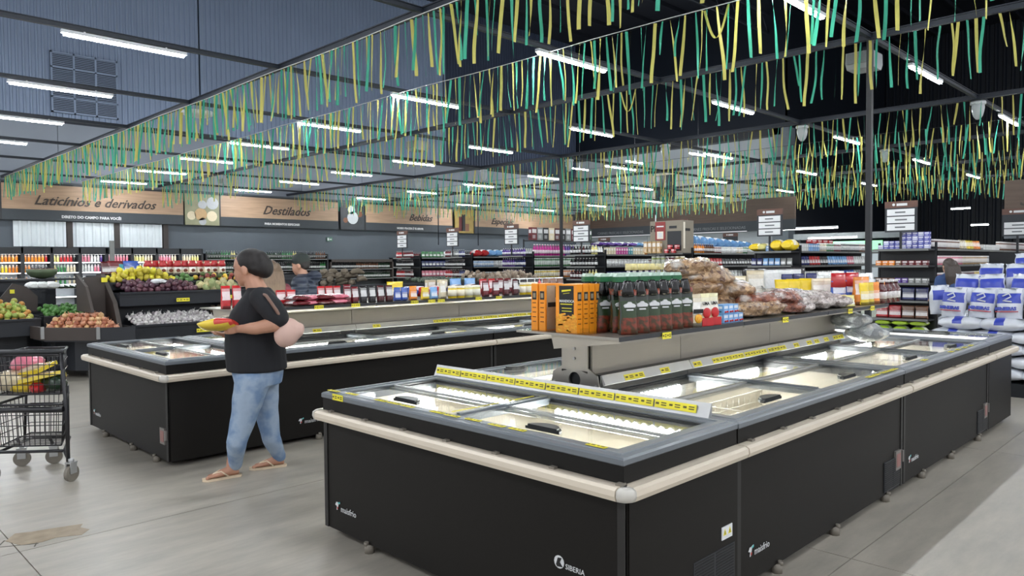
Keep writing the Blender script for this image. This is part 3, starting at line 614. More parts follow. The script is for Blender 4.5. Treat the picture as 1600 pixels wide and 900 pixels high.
# left cluster: spines towards the aisle, grey backs to the right; the front one shows its face
manioc('orange cassava chip box with thin spine, leftmost on the shelf', (3.16, 2.905, Z1), PI/1)
manioc('orange cassava chip box with thin spine and grey back, second from left', (3.165, 2.85, Z1), PI/1)
manioc('orange cassava chip box showing its black front panel and chips', (3.10, 2.66, Z1), -PI/2)
for k in range(3): manioc(('first', 'second', 'third')[k]+' orange spine behind the box that shows its front', (3.155+.052*k, 2.66, Z1), -PI/2)
tag(obj('glass_tray', MB().box(3.05, 2.5, Z1, 3.38, 2.98, Z1+.004).box(3.06, 2.52, Z1+.004, 3.1, 2.55, Z1+.03), glassmat('tray_glass', (.95, .95, .93))), 'clear tray under the orange boxes', 'tray')
obj('tag_card', MB().box(3.045, 2.92, 1.2, 3.05, 3.02, 1.222), M_white, sh1)
# dark green barbecue pouches
M_dg = mat('dark_green_foil', rgb(34, 44, 34), .16, nz=.2, ns=20, coat=.6); M_dgl = mat('green_label', rgb(46, 64, 38), .3, nz=.2, ns=30)
M_food = mat('grilled_food_print', rgb(138, 58, 38), .35, nz=.5, ns=34, col2=rgb(66, 48, 28)); M_blk = mat('black_foil', rgb(10, 10, 12), .15, coat=.3)
M_gcap = mat('green_header', rgb(40, 104, 66), .4, nz=.1); M_wtop = mat('pale_green_header', rgb(190, 214, 200), .4, nz=.3, ns=60)
pouch_me = k_pouch(.108, .235, .07, (3, 6), 2, pic=3)
for m in (M_dg, M_dgl, M_food, M_blk): pouch_me.materials.append(m)
neck_me = MB().loft([[(.042*math.cos(a)*s, .026*math.sin(a)*s, z) for a in [2*PI*i/10 for i in range(10)]] for (s, z) in ((1.0, .2), (.85, .235), (.62, .27), (.5, .285))]).mesh('black_neck'); neck_me.materials.append(M_blk)
emb_me = MB().prism([(-.03, .142), (-.035, .152), (-.028, .16), (-.014, .164), (-.007, .172), (.007, .172), (.014, .164), (.028, .16), (.035, .152), (.03, .142)], -.03, -.02, 'y').box(-.02, -.031, .126, .02, -.025, .134).mesh('emblem'); emb_me.materials.append(M_whtxt)
hd_me = MB().prism([(-.03, 0), (.03, 0), (.03, .028), (-.03, .028)], -.022, .022, 'y', 0).prism([(-.03, .028), (.03, .028), (.022, .046), (-.022, .046)], -.02, .02, 'y', 1).mesh('header'); hd_me.materials.append(M_gcap); hd_me.materials.append(M_wtop)
for i in range(6):
    for j in range(4):
        if j == 0: x, y = 3.24+i*.112, 2.37
        else: x, y = 3.3+i*.112, 2.36+j*.11
        t = tag(obj('seasoning_pouch', pouch_me, None, None, (x, y, Z1), -.45+rnd.uniform(-.08, .08)), '%s dark green grill pouch from the left in its %s row' % (ORD[i], ORD[j]), 'pouch', 'dark green grill pouches in rows on near shelf')
        obj('black_neck', neck_me, None, t); obj('emblem', emb_me, None, t, (0, 0, 0))
        obj('header', hd_me, None, t, (0, 0, .275), scale=(1, 1, 1)) if j else None
# cream and tomato pouches
def special(kind, loc, rz, col, label, group=None, scale=1., pic=None):
    t = put(kind, loc, rz, col, label, group, scale, .0)
    return t
M_tom = mat('tomato_print', rgb(196, 44, 48), .3, nz=.2, ns=20)
t = put('tall_pouch', (3.86, 2.34, Z1), -.35, 'cream', 'cream pouch with a dark tag and fruit picture, beside the tomato pouches', None, (.72, .8, .8), 0)
obj('tag_print', MB().box(-.045, -.045, .1, .05, -.04, .13), M_ink, t); obj('picture', MB().ball((.01, -.036, .06), (.04, .008, .035), 10, 6), M_fries, t)
for k in range(2):
    t = put('tall_pouch', (3.965+k*.095, 2.34, Z1), -.35, (.72, .68, .42), 'pale green tomato sauce pouch with red tomatoes, %s of two' % ('left', 'right')[k], 'tomato sauce pouches beside the cream pouch', (.68, .8, .8), 0)
    text('lettering', 'UMA', .034, M_ink, t, (-.04, -.03, .155), ext=.0005, bold=.001)
    obj('tomato_picture', MB().ball((0, -.036, .095), (.045, .01, .04), 12, 7).box(-.06, -.047, .0, .06, -.04, .06), M_tom, t)
for z in range(2):
    for k in range(4 - z):
        t = put('small_box', (4.2+.062*k, 2.36, Z1+z*.058), .02, 'light_blue', 'small blue and white carton, %s of the %s layer' % (ORD[k], ('bottom', 'top')[z]), 'small blue cartons on near shelf', (.6, .9, .56), 0)
        obj('cherries', MB().ball((-.02, -.042, .02), .012, 6, 4).ball((.02, -.042, .022), .012, 6, 4), M_tom, t)
M_cap = mat('pale_yellow_cap', rgb(226, 214, 150), .4)
# clear bags of dried snacks in a heap
def foodmat(name, c1, c2, sc):
    m = bpy.data.materials.new(name); m.use_nodes = True; N = m.node_tree.nodes; Lk = m.node_tree.links; p = N['Principled BSDF']
    tc = N.new('ShaderNodeTexCoord'); vo = N.new('ShaderNodeTexVoronoi'); vo.inputs['Scale'].default_value = sc; Lk.new(tc.outputs['Object'], vo.inputs['Vector'])
    no = N.new('ShaderNodeTexNoise'); no.inputs['Scale'].default_value = 9; no.inputs['Detail'].default_value = 5; Lk.new(tc.outputs['Object'], no.inputs['Vector'])
    cr = N.new('ShaderNodeValToRGB'); e = cr.color_ramp.elements; e[0].color = (*c1, 1); e[1].color = (*c2, 1); e[0].position = .1; e[1].position = .75
    Lk.new(vo.outputs['Color'], cr.inputs[0]); mx = N.new('ShaderNodeMix'); mx.data_type = 'RGBA'; mx.inputs[7].default_value = (.72, .70, .66, 1)
    mr = N.new('ShaderNodeMapRange'); mr.inputs[1].default_value = .52; mr.inputs[2].default_value = .66; mr.inputs[4].default_value = .75; Lk.new(no.outputs['Fac'], mr.inputs[0]); Lk.new(mr.outputs[0], mx.inputs[0])
    Lk.new(cr.outputs[0], mx.inputs[6]); Lk.new(mx.outputs[2], p.inputs['Base Color']); p.inputs['Roughness'].default_value = .35; p.inputs['Coat Weight'].default_value = 1; p.inputs['Coat Roughness'].default_value = .06
    b = N.new('ShaderNodeBump'); b.inputs['Strength'].default_value = .9; b.inputs['Distance'].default_value = .02
    w = N.new('ShaderNodeTexNoise'); w.inputs['Scale'].default_value = 16; w.inputs['Detail'].default_value = 4; w.inputs['Distortion'].default_value = 1.5; Lk.new(tc.outputs['Object'], w.inputs['Vector']); Lk.new(w.outputs['Fac'], b.inputs['Height']); Lk.new(b.outputs[0], p.inputs['Normal']); Lk.new(b.outputs[0], p.inputs['Coat Normal'])
    return m
M_nut = foodmat('bagged_brown_snack', rgb(96, 62, 40), rgb(196, 160, 118), 46)
M_rind = foodmat('bagged_red_sausage', rgb(84, 32, 26), rgb(160, 96, 70), 30)
M_pale2 = foodmat('clear_plastic_puffs', rgb(150, 140, 124), rgb(214, 208, 196), 30)
M_silv = foodmat('silver_wrap', rgb(110, 92, 86), rgb(222, 210, 204), 40)
def crumple(w, l, h, seed, amp=.3, res=(30, 22)):
    mb = MB(); n, k = res; rings = []
    for q in range(k+1):
        t = q/k; e = max(.06, math.sin(PI*t))**.5; ring = []
        for i in range(n):
            a = 2*PI*i/n; c, s = math.cos(a), math.sin(a); P_ = Vector((c*1.5+seed*7.7, s*1.5, t*3.2))
            f = 1+amp*noise.noise(P_)+amp*.55*noise.noise(P_*3.1)+amp*.3*abs(noise.noise(P_*7))
            ring.append((w*.5*e*c*f, (t-.5)*l*(1+.05*f), h*.5+h*.5*e*math.copysign(abs(s)**.85, s)*(f if s > 0 else 1)))
        rings.append(ring)
    return mb.loft(rings).mesh('snack_bag')
cm = {}
for nm, mm in (('nut', M_nut), ('rind', M_rind), ('puff', M_pale2), ('silver', M_silv)):
    for s in range(3):
        me = crumple(.26, .42, .13, s+len(nm), .3); me.materials.append(mm); cm[nm, s] = me
fin = MB()
for q in range(14): a = q*.45; fin.v += [(.05*math.cos(a)*(.6+.4*(q % 2)), .21, .06+.05*math.sin(a)), (.1*math.cos(a+.2)*(.6+.4*(q % 2)), .27+.02*(q % 3), .06+.1*math.sin(a+.2))]
for q in range(13): fin.face((2*q, 2*q+1, 2*q+3, 2*q+2), 0, True)
M_clear = glassmat('clear_bag_plastic', (.93, .94, .94), .06, .22)
fin = fin.mesh('bag_neck'); fin.materials.append(M_clear)
heap = [('nut', 4.10, 2.80, .0, .3, 1.0), ('nut', 4.35, 2.72, .0, 1.4, 1.0), ('nut', 4.15, 2.78, .12, 1.2, 1.0), ('nut', 4.42, 2.75, .1, .2, 1.05), ('nut', 4.28, 2.76, .2, 1.5, 1.0), ('nut', 4.15, 2.8, .27, 1.45, .95), ('puff', 4.68, 2.85, .12, 1.0, 1.0), ('puff', 4.85, 2.9, .05, .4, 1.0), ('puff', 4.5, 2.95, .2, 1.8, .95),
        ('puff', 5.05, 2.8, .02, 1.3, .9), ('rind', 4.55, 2.5, .04, 1.35, .9), ('nut', 4.5, 2.42, 0, 1.5, .75), ('rind', 4.9, 2.48, .06, 1.7, .8), ('rind', 4.85, 2.4, 0, 1.2, .6), ('silver', 5.15, 2.46, .02, 1.5, .85), ('silver', 5.45, 2.45, 0, 1.6, .85), ('silver', 5.3, 2.6, .05, .9, .85), ('silver', 5.6, 2.62, .02, 1.2, .85),
        ('silver', 5.75, 2.42, 0, 1.5, .75), ('silver', 5.95, 2.5, 0, 1.7, .75), ('nut', 4.3, 2.45, 0, 1.3, .7), ('silver', 5.0, 2.38, .0, 1.6, .6), ('silver', 5.9, 2.65, .04, 1.1, .7), ('puff', 5.2, 2.75, .06, .7, .8)]
wh = {'nut': 'clear bag of brown snacks', 'rind': 'clear bag of red-brown sausages', 'puff': 'clear plastic bag with pale puffs', 'silver': 'silvery wrapped snack bag'}
for i, (nm, x, y, z, r, s) in enumerate(heap):
    x += .42; s *= 1.15 if nm == 'nut' else 1.05
    ln = wh[nm]+', '+('on top of' if z > .15 else 'midway up' if z > .04 else 'at the foot of')+' the heap, '+ORD[sum(1 for h in heap[:i] if h[0] == nm)]+' from its left'
    o = tag(obj('heaped_snack_bag', cm[nm, i % 3], None, None, (x, y, Z1+z), r, scale=s), ln, 'snack bag', 'clear snack bags heaped on near shelf'); obj('bag_neck', fin, None, o)
K['plain_pouch'] = k_pouch(.13, .24, .07, (9, 9), 0, .012, 1); K['crinkled_pouch'] = k_pouch(.14, .24, .08, (1, 3), 1, .03, 0)
for q in ('plain_pouch', 'crinkled_pouch'): [K[q].materials.append(m) for m in PG]; NM[q] = 'pouch'; CATS[q] = 'pouch'
for i in range(9):
    px = 982+i*9.5; y = 3.22; t = put('bottle', (xat(px, y), y, Z1), 0, 'dark_green', 'dark green bottle with pale yellow cap, %s from left behind the grill pouches' % ORD[i], 'green bottles behind the grill pouches', (1, 1, 1.2), .1)
    obj('cap', MB().lathe([(.022, .27), (.024, .272), (.022, .31)], 8), M_cap, t)
for i in range(5): put('carton', (xat(985+i*9, 3.4), 3.4, Z1), 0, 'white', 'white carton with green print, %s from left at the back of near shelf' % ORD[i], 'white cartons at back of near shelf', (1, 1, 1.1))
# pouches on the far half of the near shelf
K['sack'] = k_pouch(.2, .3, .1, (3, 6)); [K['sack'].materials.append(m) for m in PG]; NM['sack'] = 'food_sack'; CATS['sack'] = 'sack'
for i, px in enumerate((1152, 1180, 1205, 1224, 1240)):
    y = 3.2; put('sack', (xat(px, y), y, Z1), -.5, 'cream' if i < 2 else 'white', 'pale sack with dark side, %s behind the heap of snack bags' % ORD[i], 'pale sacks behind the snack heap', (.9, 1, 1.0 if i else .85), .1)
for i in range(5): put('plain_pouch', (xat(1172+i*19, 3.3), 3.3, Z1), -.4, 'black', 'black and white sack %s from left in the back line of near shelf' % ORD[i], 'black and white sacks at back of near shelf', (1.3, 1.2, 1.35), .1)
for i, px in enumerate((1222, 1240, 1260)): y = 2.8; put('plain_pouch', (xat(px, y), y, Z1), -.9, 'yellow', 'bright yellow flour pouch, %s of three' % ORD[i], 'yellow pouches past the snack heap', (.9, 1, .95), .1)
for i, px in enumerate((1230, 1248, 1268)): y = 3.0; put('plain_pouch', (xat(px, y), y, Z1), -.4, 'navy', 'navy topped pouch behind the yellow pouches, %s of three' % ORD[i], 'navy pouches behind the yellow pouches', (1, 1, 1.1), .1)
for i, px in enumerate((1278, 1292)): y = 2.7; put('tall_pouch', (xat(px, y), y, Z1), -.6, 'cream', 'cream biscuit pouch with peaked top, %s of two' % ORD[i], 'cream peaked pouches', (1, 1, .95), .1)
for i, px in enumerate((1310, 1331)):
    y = 2.55; t = put('sack', (xat(px, y), y, Z1), -.5, 'blue', 'blue sack with red top, %s of two' % ('left', 'right')[i], 'blue and red sacks near shelf end', (.75, .8, .9), .0)
    obj('red_top', MB().loft([[(.1*math.cos(a), s*math.sin(a), z) for a in [2*PI*q/10 for q in range(10)]] for (s, z) in ((.046, .17), (.036, .24), (.014, .305))]), mat('red_foil', rgb(186, 40, 46), .25, coat=.5), t)
for i in range(12): y = 3.05+.12*(i % 3); px = 1282+i*7; put('crinkled_pouch', (xat(px, y), y, Z1), -.5, 'white', 'white crinkled pouch in the pale rows at far end of shelf', 'white crinkled pouches at far shelf end', (.9, 1, rnd.uniform(.85, 1.15)), .3)
for i, px in enumerate((1341, 1350)): y = 2.42; put('tall_pouch', (xat(px, y), y, Z1), -.5, 'orange', 'orange and cream pouch, %s of two before the yellow packs' % ORD[i], 'orange cream pouches', (.8, 1, 1.), .1)
for i, px in enumerate((1350, 1358, 1367, 1376)): y = 2.38; put('pouch', (xat(px, y), y, Z1), -.5, 'yellow' if i < 2 else 'orange', '%s yellow and red pack, %s of four' % ('plain' if i < 2 else 'darker', ORD[i]), 'yellow red packs near the shelf end', (.7, .7, .95), .05)
for i, px in enumerate((1384, 1392, 1399, 1405)): y = 2.36; put('squat_bottle', (xat(px, y)-.1, y, Z1), 0, 'maroon', 'dark red sauce bottle at the far end of near shelf, %s of four' % ORD[i], 'dark red sauce bottles', (1, 1, .85), .05)
put('pouch', (xat(1325, 2.36), 2.36, Z1), -.4, 'pale_yellow', 'low pale pack with red band lying before the blue sacks', None, (1, .8, .5), 0)
put('small_box', (6.85, 2.5, Z1+.0), 0, 'white', 'small white card box above the sauce bottles', None, .6)
for s in range(2): tag(obj('plastic_bag', crumple(.3, .35, .16, 20+s, .3), foodmat('grey_bag_plastic', rgb(96, 100, 106), rgb(150, 156, 160), 8) if s == 0 else bpy.data.materials['grey_bag_plastic'], None, (6.98+s*.08, 2.62-.12*s, (1.0, .88)[s]), .4), ('grey plastic bag tied to the shelf end', 'grey plastic bag lying on the rim below the shelf end')[s], 'plastic bag')
# ---------------------------------------------------------------- goods on the left island's shelf (z 1.21)
Z2 = 1.212
def rowpx(kind, a, b, y, runs, where, scale=1., **k): row(kind, (xat(a, y), y, Z2), (xat(b, y), y, Z2), runs, where, 0, scale, **k)
S_ = 'on the left island shelf '
rowpx('tall_pouch', 343, 378, 6.85, [('red', 1)], S_+'left of the woman', (.7, .9, .9), pitch=.1)
rowpx('tall_pouch', 430, 462, 6.9, [('red', 1)], S_+'behind the woman', (.8, .9, .65), pitch=.11)
K['flat'] = k_pillow(.26, .2, .07, 5, .25); [K['flat'].materials.append(m) for m in PG]; NM['flat'] = 'flat_bag'; CATS['flat'] = 'packet'
for i in range(12): put('flat', (xat(462+(i % 6)*13, 6.75), 6.72+.02*(i % 3), Z2+.05*(i//6)), .1, 'pink' if i % 3 else 'dark_red', '%s flat pink packet in the %s layer beneath the red rack, left island' % (ORD[i % 6], ('lower', 'upper')[i//6]), 'flat pink packets on left shelf', (.8, 1, .8), .3)
rowpx('tall_pouch', 495, 532, 7.2, [('red', 1)], S_+'rear rack', (.7, .9, .72), pitch=.09); rowpx('tall_pouch', 532, 552, 6.95, [('dark_red', 1)], S_+'rear rack end', (.7, .9, .8), pitch=.09)
rowpx('tall_pouch', 536, 560, 6.7, [('dark_red', 1)], S_+'with round red labels', (.65, .9, .72), pitch=.085)
rowpx('tall_pouch', 560, 614, 6.7, [('black', 2), ('maroon', 2)], S_+'beside the red pouches', (.66, .9, .74), pitch=.09)
rowpx('pouch', 615, 636, 6.72, [('blue', 1)], S_+'beside the black pouches', (.6, .9, .75), pitch=.08)
rowpx('pouch', 634, 656, 6.7, [('red', 1), ('orange', 1)], S_+'with big round marks', (.7, .9, .8), pitch=.1)
rowpx('pouch', 657, 684, 6.7, [('yellow', 1), ('light_blue', 1)], S_+'at its middle joint', (.75, .9, .7), pitch=.12)
rowpx('tall_pouch', 685, 697, 6.7, [('cream', 1)], S_+'right of the middle joint', (.75, .9, .85), pitch=.1)
rowpx('jar', 700, 750, 6.7, [('yellow', 3), ('pale_yellow', 2)], S_+'middle run', (1.25, 1.25, 1.2))
rowpx('tall_pouch', 750, 782, 6.7, [('dark_red', 1)], S_+'past the yellow jars', (.8, .9, .8), pitch=.13)
rowpx('tall_pouch', 783, 812, 6.7, [('maroon', 1)], S_+'last dark run', (.75, .9, .85), pitch=.13)
rowpx('jar', 812, 840, 6.7, [('yellow', 1)], S_+'before the near island boxes', (1.0, 1.0, 1.3)); rowpx('bottle', 838, 848, 6.8, [('red', 1)], S_+'by the orange boxes', .8)
rowpx('snack_pack', 606, 628, 7.2, [('yellow', 1)], S_+'standing upright at back', (1.2, 1, 1.0), pitch=.25)
rowpx('pack', 630, 645, 7.3, [('blue', 1)], S_+'back line', (1, 1, 1.9)); rowpx('pack', 645, 690, 7.25, [('red', 1)], S_+'back line', (1, 1, 1.9)); rowpx('box', 663, 700, 7.5, [('cream', 1)], S_+'back line', (1, 1, 1.05))
rowpx('pack', 700, 748, 7.3, [('navy', 1), ('dark_red', 2)], S_+'back line', (1, 1, 2.0)); rowpx('snack_pack', 700, 745, 7.5, [('light_blue', 1)], S_+'last line', (1, 1, 1.05))
rowpx('tall_pouch', 748, 800, 7.2, [('red', 2), ('dark_red', 2)], S_+'back line', (1, 1, .85)); rowpx('snack_pack', 790, 880, 7.5, [('white', 1)], S_+'last line', (1, 1, .95)); rowpx('pouch', 800, 880, 7.2, [('black', 1), ('brown', 1)], S_+'back line', (1, 1, .9))
# a few frozen packs in the wells
for i, (x, y, c) in enumerate(((2.62, 6.75, 'red'), (2.6, 6.5, 'orange'), (2.75, 6.55, 'yellow'), (2.6, 6.95, 'red'))): put('flat', (x, y, .66), .3, c, '%s frozen packet under the glass, %s from the near corner' % (c, ORD[i]), None, 1.1, .4)
# ---------------------------------------------------------------- white rice sacks on their pallet
M_sack = mat('white_sack_plastic', rgb(216, 220, 228), .25, nz=.14, ns=10, bump=.9, coat=.5); M_sackb = mat('blue_sack_print', rgb(58, 74, 176), .3, nz=.25, ns=12)
def sackmesh(w, h, d, seed):
    mb = MB(); n = 16; rows = 12; b = 0
    for q in range(rows+1):
        s = q/rows; dd = d*.5*(math.sin(PI*min(1, s*.9+.1))**.45 if s < .8 else .5*(1-s)/.2*.9+.06); ww = w*.5*(1 if s < .82 else 1-.12*(s-.82)/.08 if s < .9 else .88+1.0*(s-.9))
        for i in range(n):
            a = 2*PI*i/n; c, si = math.cos(a), math.sin(a); f = 1+.1*noise.noise(Vector((c*2+seed, si*2, s*5)))
            mb.v.append((ww*math.copysign(abs(c)**.85, c)*f, dd*math.copysign(abs(si)**.85, si)*f+(0 if s < .9 else .03*math.sin(i*2.1)), h*s))
    for q in range(rows):
        for i in range(n):
            j = (i+1) % n; fr = i > n//2 and i < n-1 or (0 < i < n//2-1)
            mb.face((q*n+i, q*n+j, (q+1)*n+j, (q+1)*n+i), 1 if fr and 6 <= q < 10 else 0, True)
    mb.face(list(range(n))[::-1]); mb.face([rows*n+i for i in range(n)]); me = mb.mesh('rice_sack'); me.materials.append(M_sack); me.materials.append(M_sackb); return me
sk = [sackmesh(.27, .37, .17, s) for s in range(3)]; skf = []
for s in range(2):
    me = k_pillow(.34, .46, .165, 9+s, .13, True, (16, 14), .28); me.materials.append(M_sack); me.materials.append(M_sackb); me.materials.append(M_sack); me.materials.append(M_sack); skf.append(me)
def sack(loc, rz, label, lettering=False, tilt=0, grp='white and blue sacks piled by the right aisle', s=1):
    t = tag(obj('rice_sack', rnd.choice(sk), None, None, loc, rot=(tilt+rnd.uniform(-.05, .05), rnd.uniform(-.07, .07), rz+rnd.uniform(-.18, .18)), scale=s), label, 'sack', grp)
    if lettering:
        text('lettering', 'MINEIRAS', .052, M_sackb, t, (-.122, -.1, .1), ext=.004, bold=.003)
        obj('red_band', MB().box(-.12, -.1, .076, .12, -.09, .086), mat('red_print2', rgb(180, 50, 70), .4), t)
        obj('monogram', MB().tube([(-.05, -.09, .27), (.02, -.094, .3), (.04, -.096, .26), (0, -.1, .235), (-.04, -.1, .215), (.05, -.098, .2)], .009, 5), M_whtxt, t)
    return t
PX = 10.3
for r in range(5):                                                      # lying sacks, six layers of the pallet front
    z = .16+r*.148; n = 5
    for k in range(n):
        y = .85+k*.43+(.1 if r % 2 else 0); me = skf[(r+k) % 2]
        if r % 2: o = obj('rice_sack', me, None, None, (PX+.24, y, z), rot=(0, 0, rnd.uniform(-.06, .06)), scale=(1.3, 1, 1))
        else: o = obj('rice_sack', me, None, None, (PX+.24, y, z), rot=(0, 0, PI+rnd.uniform(-.06, .06)), scale=(1.3, 1, 1))
        tag(o, 'white sack lying in the %s layer of the pallet front, %s from right' % (ORD[r], ORD[k]), 'sack', 'white and blue sacks piled by the right aisle')
    for k in range(3): tag(obj('rice_sack', skf[k % 2], None, None, (PX+.75+k*.42, 2.75, z), PI/2, scale=(1.2, 1, 1)), 'white sack lying in the %s layer of the pallet flank, %s back' % (ORD[r], ORD[k]), 'sack', 'white and blue sacks piled by the right aisle')
for k in range(5): sack((PX+.2, 2.68-k*.3, .16+5*.148), -PI/2, 'white sack with blue lettering standing on the pallet, %s from the left' % ORD[k], True, -.12)
for k in range(5): sack((PX+.5, 2.62-k*.3, 1.07), -PI/2, 'white sack leaning in the second standing row of the pallet, %s from the left' % ORD[k], False, -.2)
for k in range(4): sack((PX+.75, 2.4-k*.3, 1.2), -PI/2, 'white and blue sack high in the third row of the pile, %s from the left' % ORD[k], False, -.2)
for k in range(3): sack((PX+1.05, 2.05-k*.3, 1.33), -PI/2, 'white topmost sack of the pallet pile, %s from the left' % ORD[k], False, -.15)
sack((PX+.45, 2.9, .92), PI*.8, 'white sack standing sideways at the left edge of the pile')
t = thing('pallet', 'black plastic pallet and support under the white sacks', 'pallet', (PX, .6, 0))
obj('deck', MB().box(0, 0, .1, 1.9, 2.35, .155), M_dk, t)
for a in (0, .9, 1.78): obj('runner', MB().box(a, 0, 0, a+.12, 2.35, .1), M_dk, t)
obj('filler_block', MB().box(.55, .1, .155, 1.85, 2.0, 1.0), M_dk2, t); obj('filler_block', MB().box(.7, .2, 1.0, 1.85, 1.9, 1.25), M_dk2, t)
# ---------------------------------------------------------------- supermarket shelving in the middle of the hall
GX = 14.6; GP = 2.51
def gondola(i, yc, L, zs, zside):
    t = thing('shelving_unit', 'dark double-sided shelving unit, %s from the right' % ORD[i], 'shelving', (GX, yc, 0))
    top = 1.84
    obj('plinth', MB().box(0, -.5, 0, L, .5, .14), M_dk, t); obj('back_board', MB().box(.42, -.03, .14, L, .03, top+.05), M_dk, t)
    obj('end_board', MB().box(.38, -.5, .14, .42, .5, top+.02), M_dk, t)
    for y in (-.5, .47): obj('upright', MB().box(.36, y, .14, .42, y+.03, top+.1), M_dk, t)
    for z in zs:
        s = obj('end_shelf', MB().box(0, -.48, z-.03, .38, .48, z), M_dk, t); obj('price_strip', MB().box(-.008, -.47, z-.035, 0, .47, z+.004), M_strip, s)
    for z in zside:
        k = 0; x = .45
        while x < L-.2:
            x2 = min(x+1.25, L); s = obj('side_shelf', MB().box(x, -.48, z-.03, x2-.01, -.03, z), M_dk, t); obj('price_strip', MB().box(x, -.488, z-.035, x2-.02, -.48, z+.004), M_strip, s); x = x2
    return t
Ys = [4.6+GP*k for k in range(8)]
EZ = [1.2, 1.52, 1.82]
def gend(i, z, kind, runs, scale=1., where=None, dx=.12, **k):
    yc = Ys[i]; row(kind, (GX+dx, yc+.45, z), (GX+dx, yc-.45, z), runs, where or 'on the %s end shelf of the %s unit from right' % ({1.82: 'top', 1.52: 'second', 1.2: 'third', .88: 'fourth', .55: 'fifth', .2: 'lowest'}[z], ORD[i]), -PI/2, scale, **k)
def gside(i, z, x0, x1, kind, runs, scale=1., dy=-.38, wh='', **k):
    yc = Ys[i]; row(kind, (GX+x0, yc+dy, z), (GX+x1, yc+dy, z), runs, 'on the %s long shelf%s of the %s unit from right' % ({1.82: 'top', 1.52: 'second', 1.2: 'third', .88: 'fourth', .55: 'fifth'}[z], wh, ORD[i]), 0, scale, **k)
gondola(0, Ys[0], 8.5, [.2, .55, .88]+EZ, [.88]+EZ)
for i in range(1, 7): gondola(i, Ys[i], 5.0, EZ, EZ)
K['tissue'] = k_pillow(.3, .34, .22, 8, .06); [K['tissue'].materials.append(m) for m in PG]; NM['tissue'] = 'bagged_goods'; CATS['tissue'] = 'packet'
# unit 0: blue boxes, biscuits, yellow bags
for lay in range(4):
    a = .1 if lay > 1 else -.0
    n = (9, 8, 5, 5)[lay]
    for k in range(n): put('small_box', (GX+.12, Ys[0]-.42+.098*k, 1.822+lay*.075), -PI/2, (.1, .11, .42) if (k+lay) % 4 else (.5, .52, .75), 'small violet-blue box stacked on the end shelf under the largest aisle sign, layer %d' % (lay+1), 'violet-blue boxes under the largest sign', (.9, 1, .74), .02)
gend(0, 1.52, 'small_box', [('orange', 2), ('brown', 1), ('dark_red', 3)], (1, 1, .9)); gend(0, 1.2, 'small_box', [('brown', 2), ('purple', 2), ('grey', 2)], (1, 1, .9))
gend(0, .88, 'snack_pack', [('dark_red', 1), ('navy', 3)], (1.1, 1, 1.2)); gend(0, .55, 'snack_pack', [('red', 2), ('brown', 2)], (1.1, 1, 1.2)); gend(0, .2, 'tissue', [('lime', 1)], (.9, 1, 1)); 
for k in range(3): put('tissue', (GX+.15, Ys[0]-.3+.3*k, .42-.0), -PI/2, 'lime', 'yellow-green bag on the low end shelf of the first unit', 'yellow-green bags low on the first unit', (.9, 1, .45), .1)
gside(0, 1.82, .5, 2.2, 'jar', [('maroon', 2), ('brown', 2)], (1, 1, 1.5)); gside(0, 1.82, 2.2, 3.8, 'tall_pouch', [('cream', 1), ('yellow', 1), ('orange', 1)], (.9, 1, .8), wh=' nearer run'); gside(0, 1.82, 4.0, 5.4, 'small_box', [('white', 1)], (1.2, 1, 1.2)); gside(0, 1.82, 5.4, 8.3, 'jar', [('brown', 2), ('maroon', 2), ('dark_red', 1)], (1.1, 1.1, 1.7), wh=' farther run')
gside(0, 1.52, .5, 8.3, 'can', [('pink', 2), ('tan', 2), ('grey', 1), ('tan', 3)], (1, 1, 1.6)); gside(0, 1.2, .5, 7, 'can', [('dark_red', 3), ('yellow', 1), ('brown', 3)], (1.2, 1.2, 1.6))  # these two rows stand for jars, built and labelled as cans
# unit 1
for k, (y, c) in enumerate(((.36, 'yellow'), (.2, 'pale_yellow'), (-.1, 'yellow'), (-.36, 'yellow'))): put('tissue', (GX+.2, Ys[1]+y, 1.822), -PI/2, c, 'plump yellow bag on top of the second unit end, %s from left' % ORD[k], 'yellow bags on the second unit end', (.8, 1, 1.1 if k > 1 else .8), .1)
put('small_box', (GX+.1, Ys[1]+.04, 1.822), -PI/2, 'light_blue', 'pale blue pack between the yellow bags', None, 1.1)
gend(1, 1.52, 'pouch', [('navy', 1), ('light_blue', 1), ('grey', 1)], (.8, 1, .8)); gend(1, 1.2, 'pouch', [('black', 1), ('white', 1)])
gside(1, 1.82, .5, 1.5, 'small_box', [('white', 1), ('light_blue', 1)], (1, 1, 1.6)); gside(1, 1.82, 1.5, 2.7, 'jar', [('cream', 1), ('green', 1), ('dark_red', 1)], (1, 1, 1.5)); gside(1, 1.82, 2.7, 4.6, 'can', [('black', 3), ('brown', 2)], (1.2, 1.2, 1.8))
gside(1, 1.52, .5, 4.6, 'pouch', [('navy', 1), ('red', 1), ('black', 1), ('light_blue', 2), ('pink', 1), ('white', 2)], (.9, 1, 1)); gside(1, 1.2, .5, 4.6, 'pouch', [('white', 2), ('blue', 1), ('grey', 1)])
for k in range(4): put('box', (GX+1.6+.3*k, Ys[1]-.2, 2.0), 0, 'red', 'red carton laid on top of the second unit', 'red cartons on top of the second unit', (2, 2, .4))
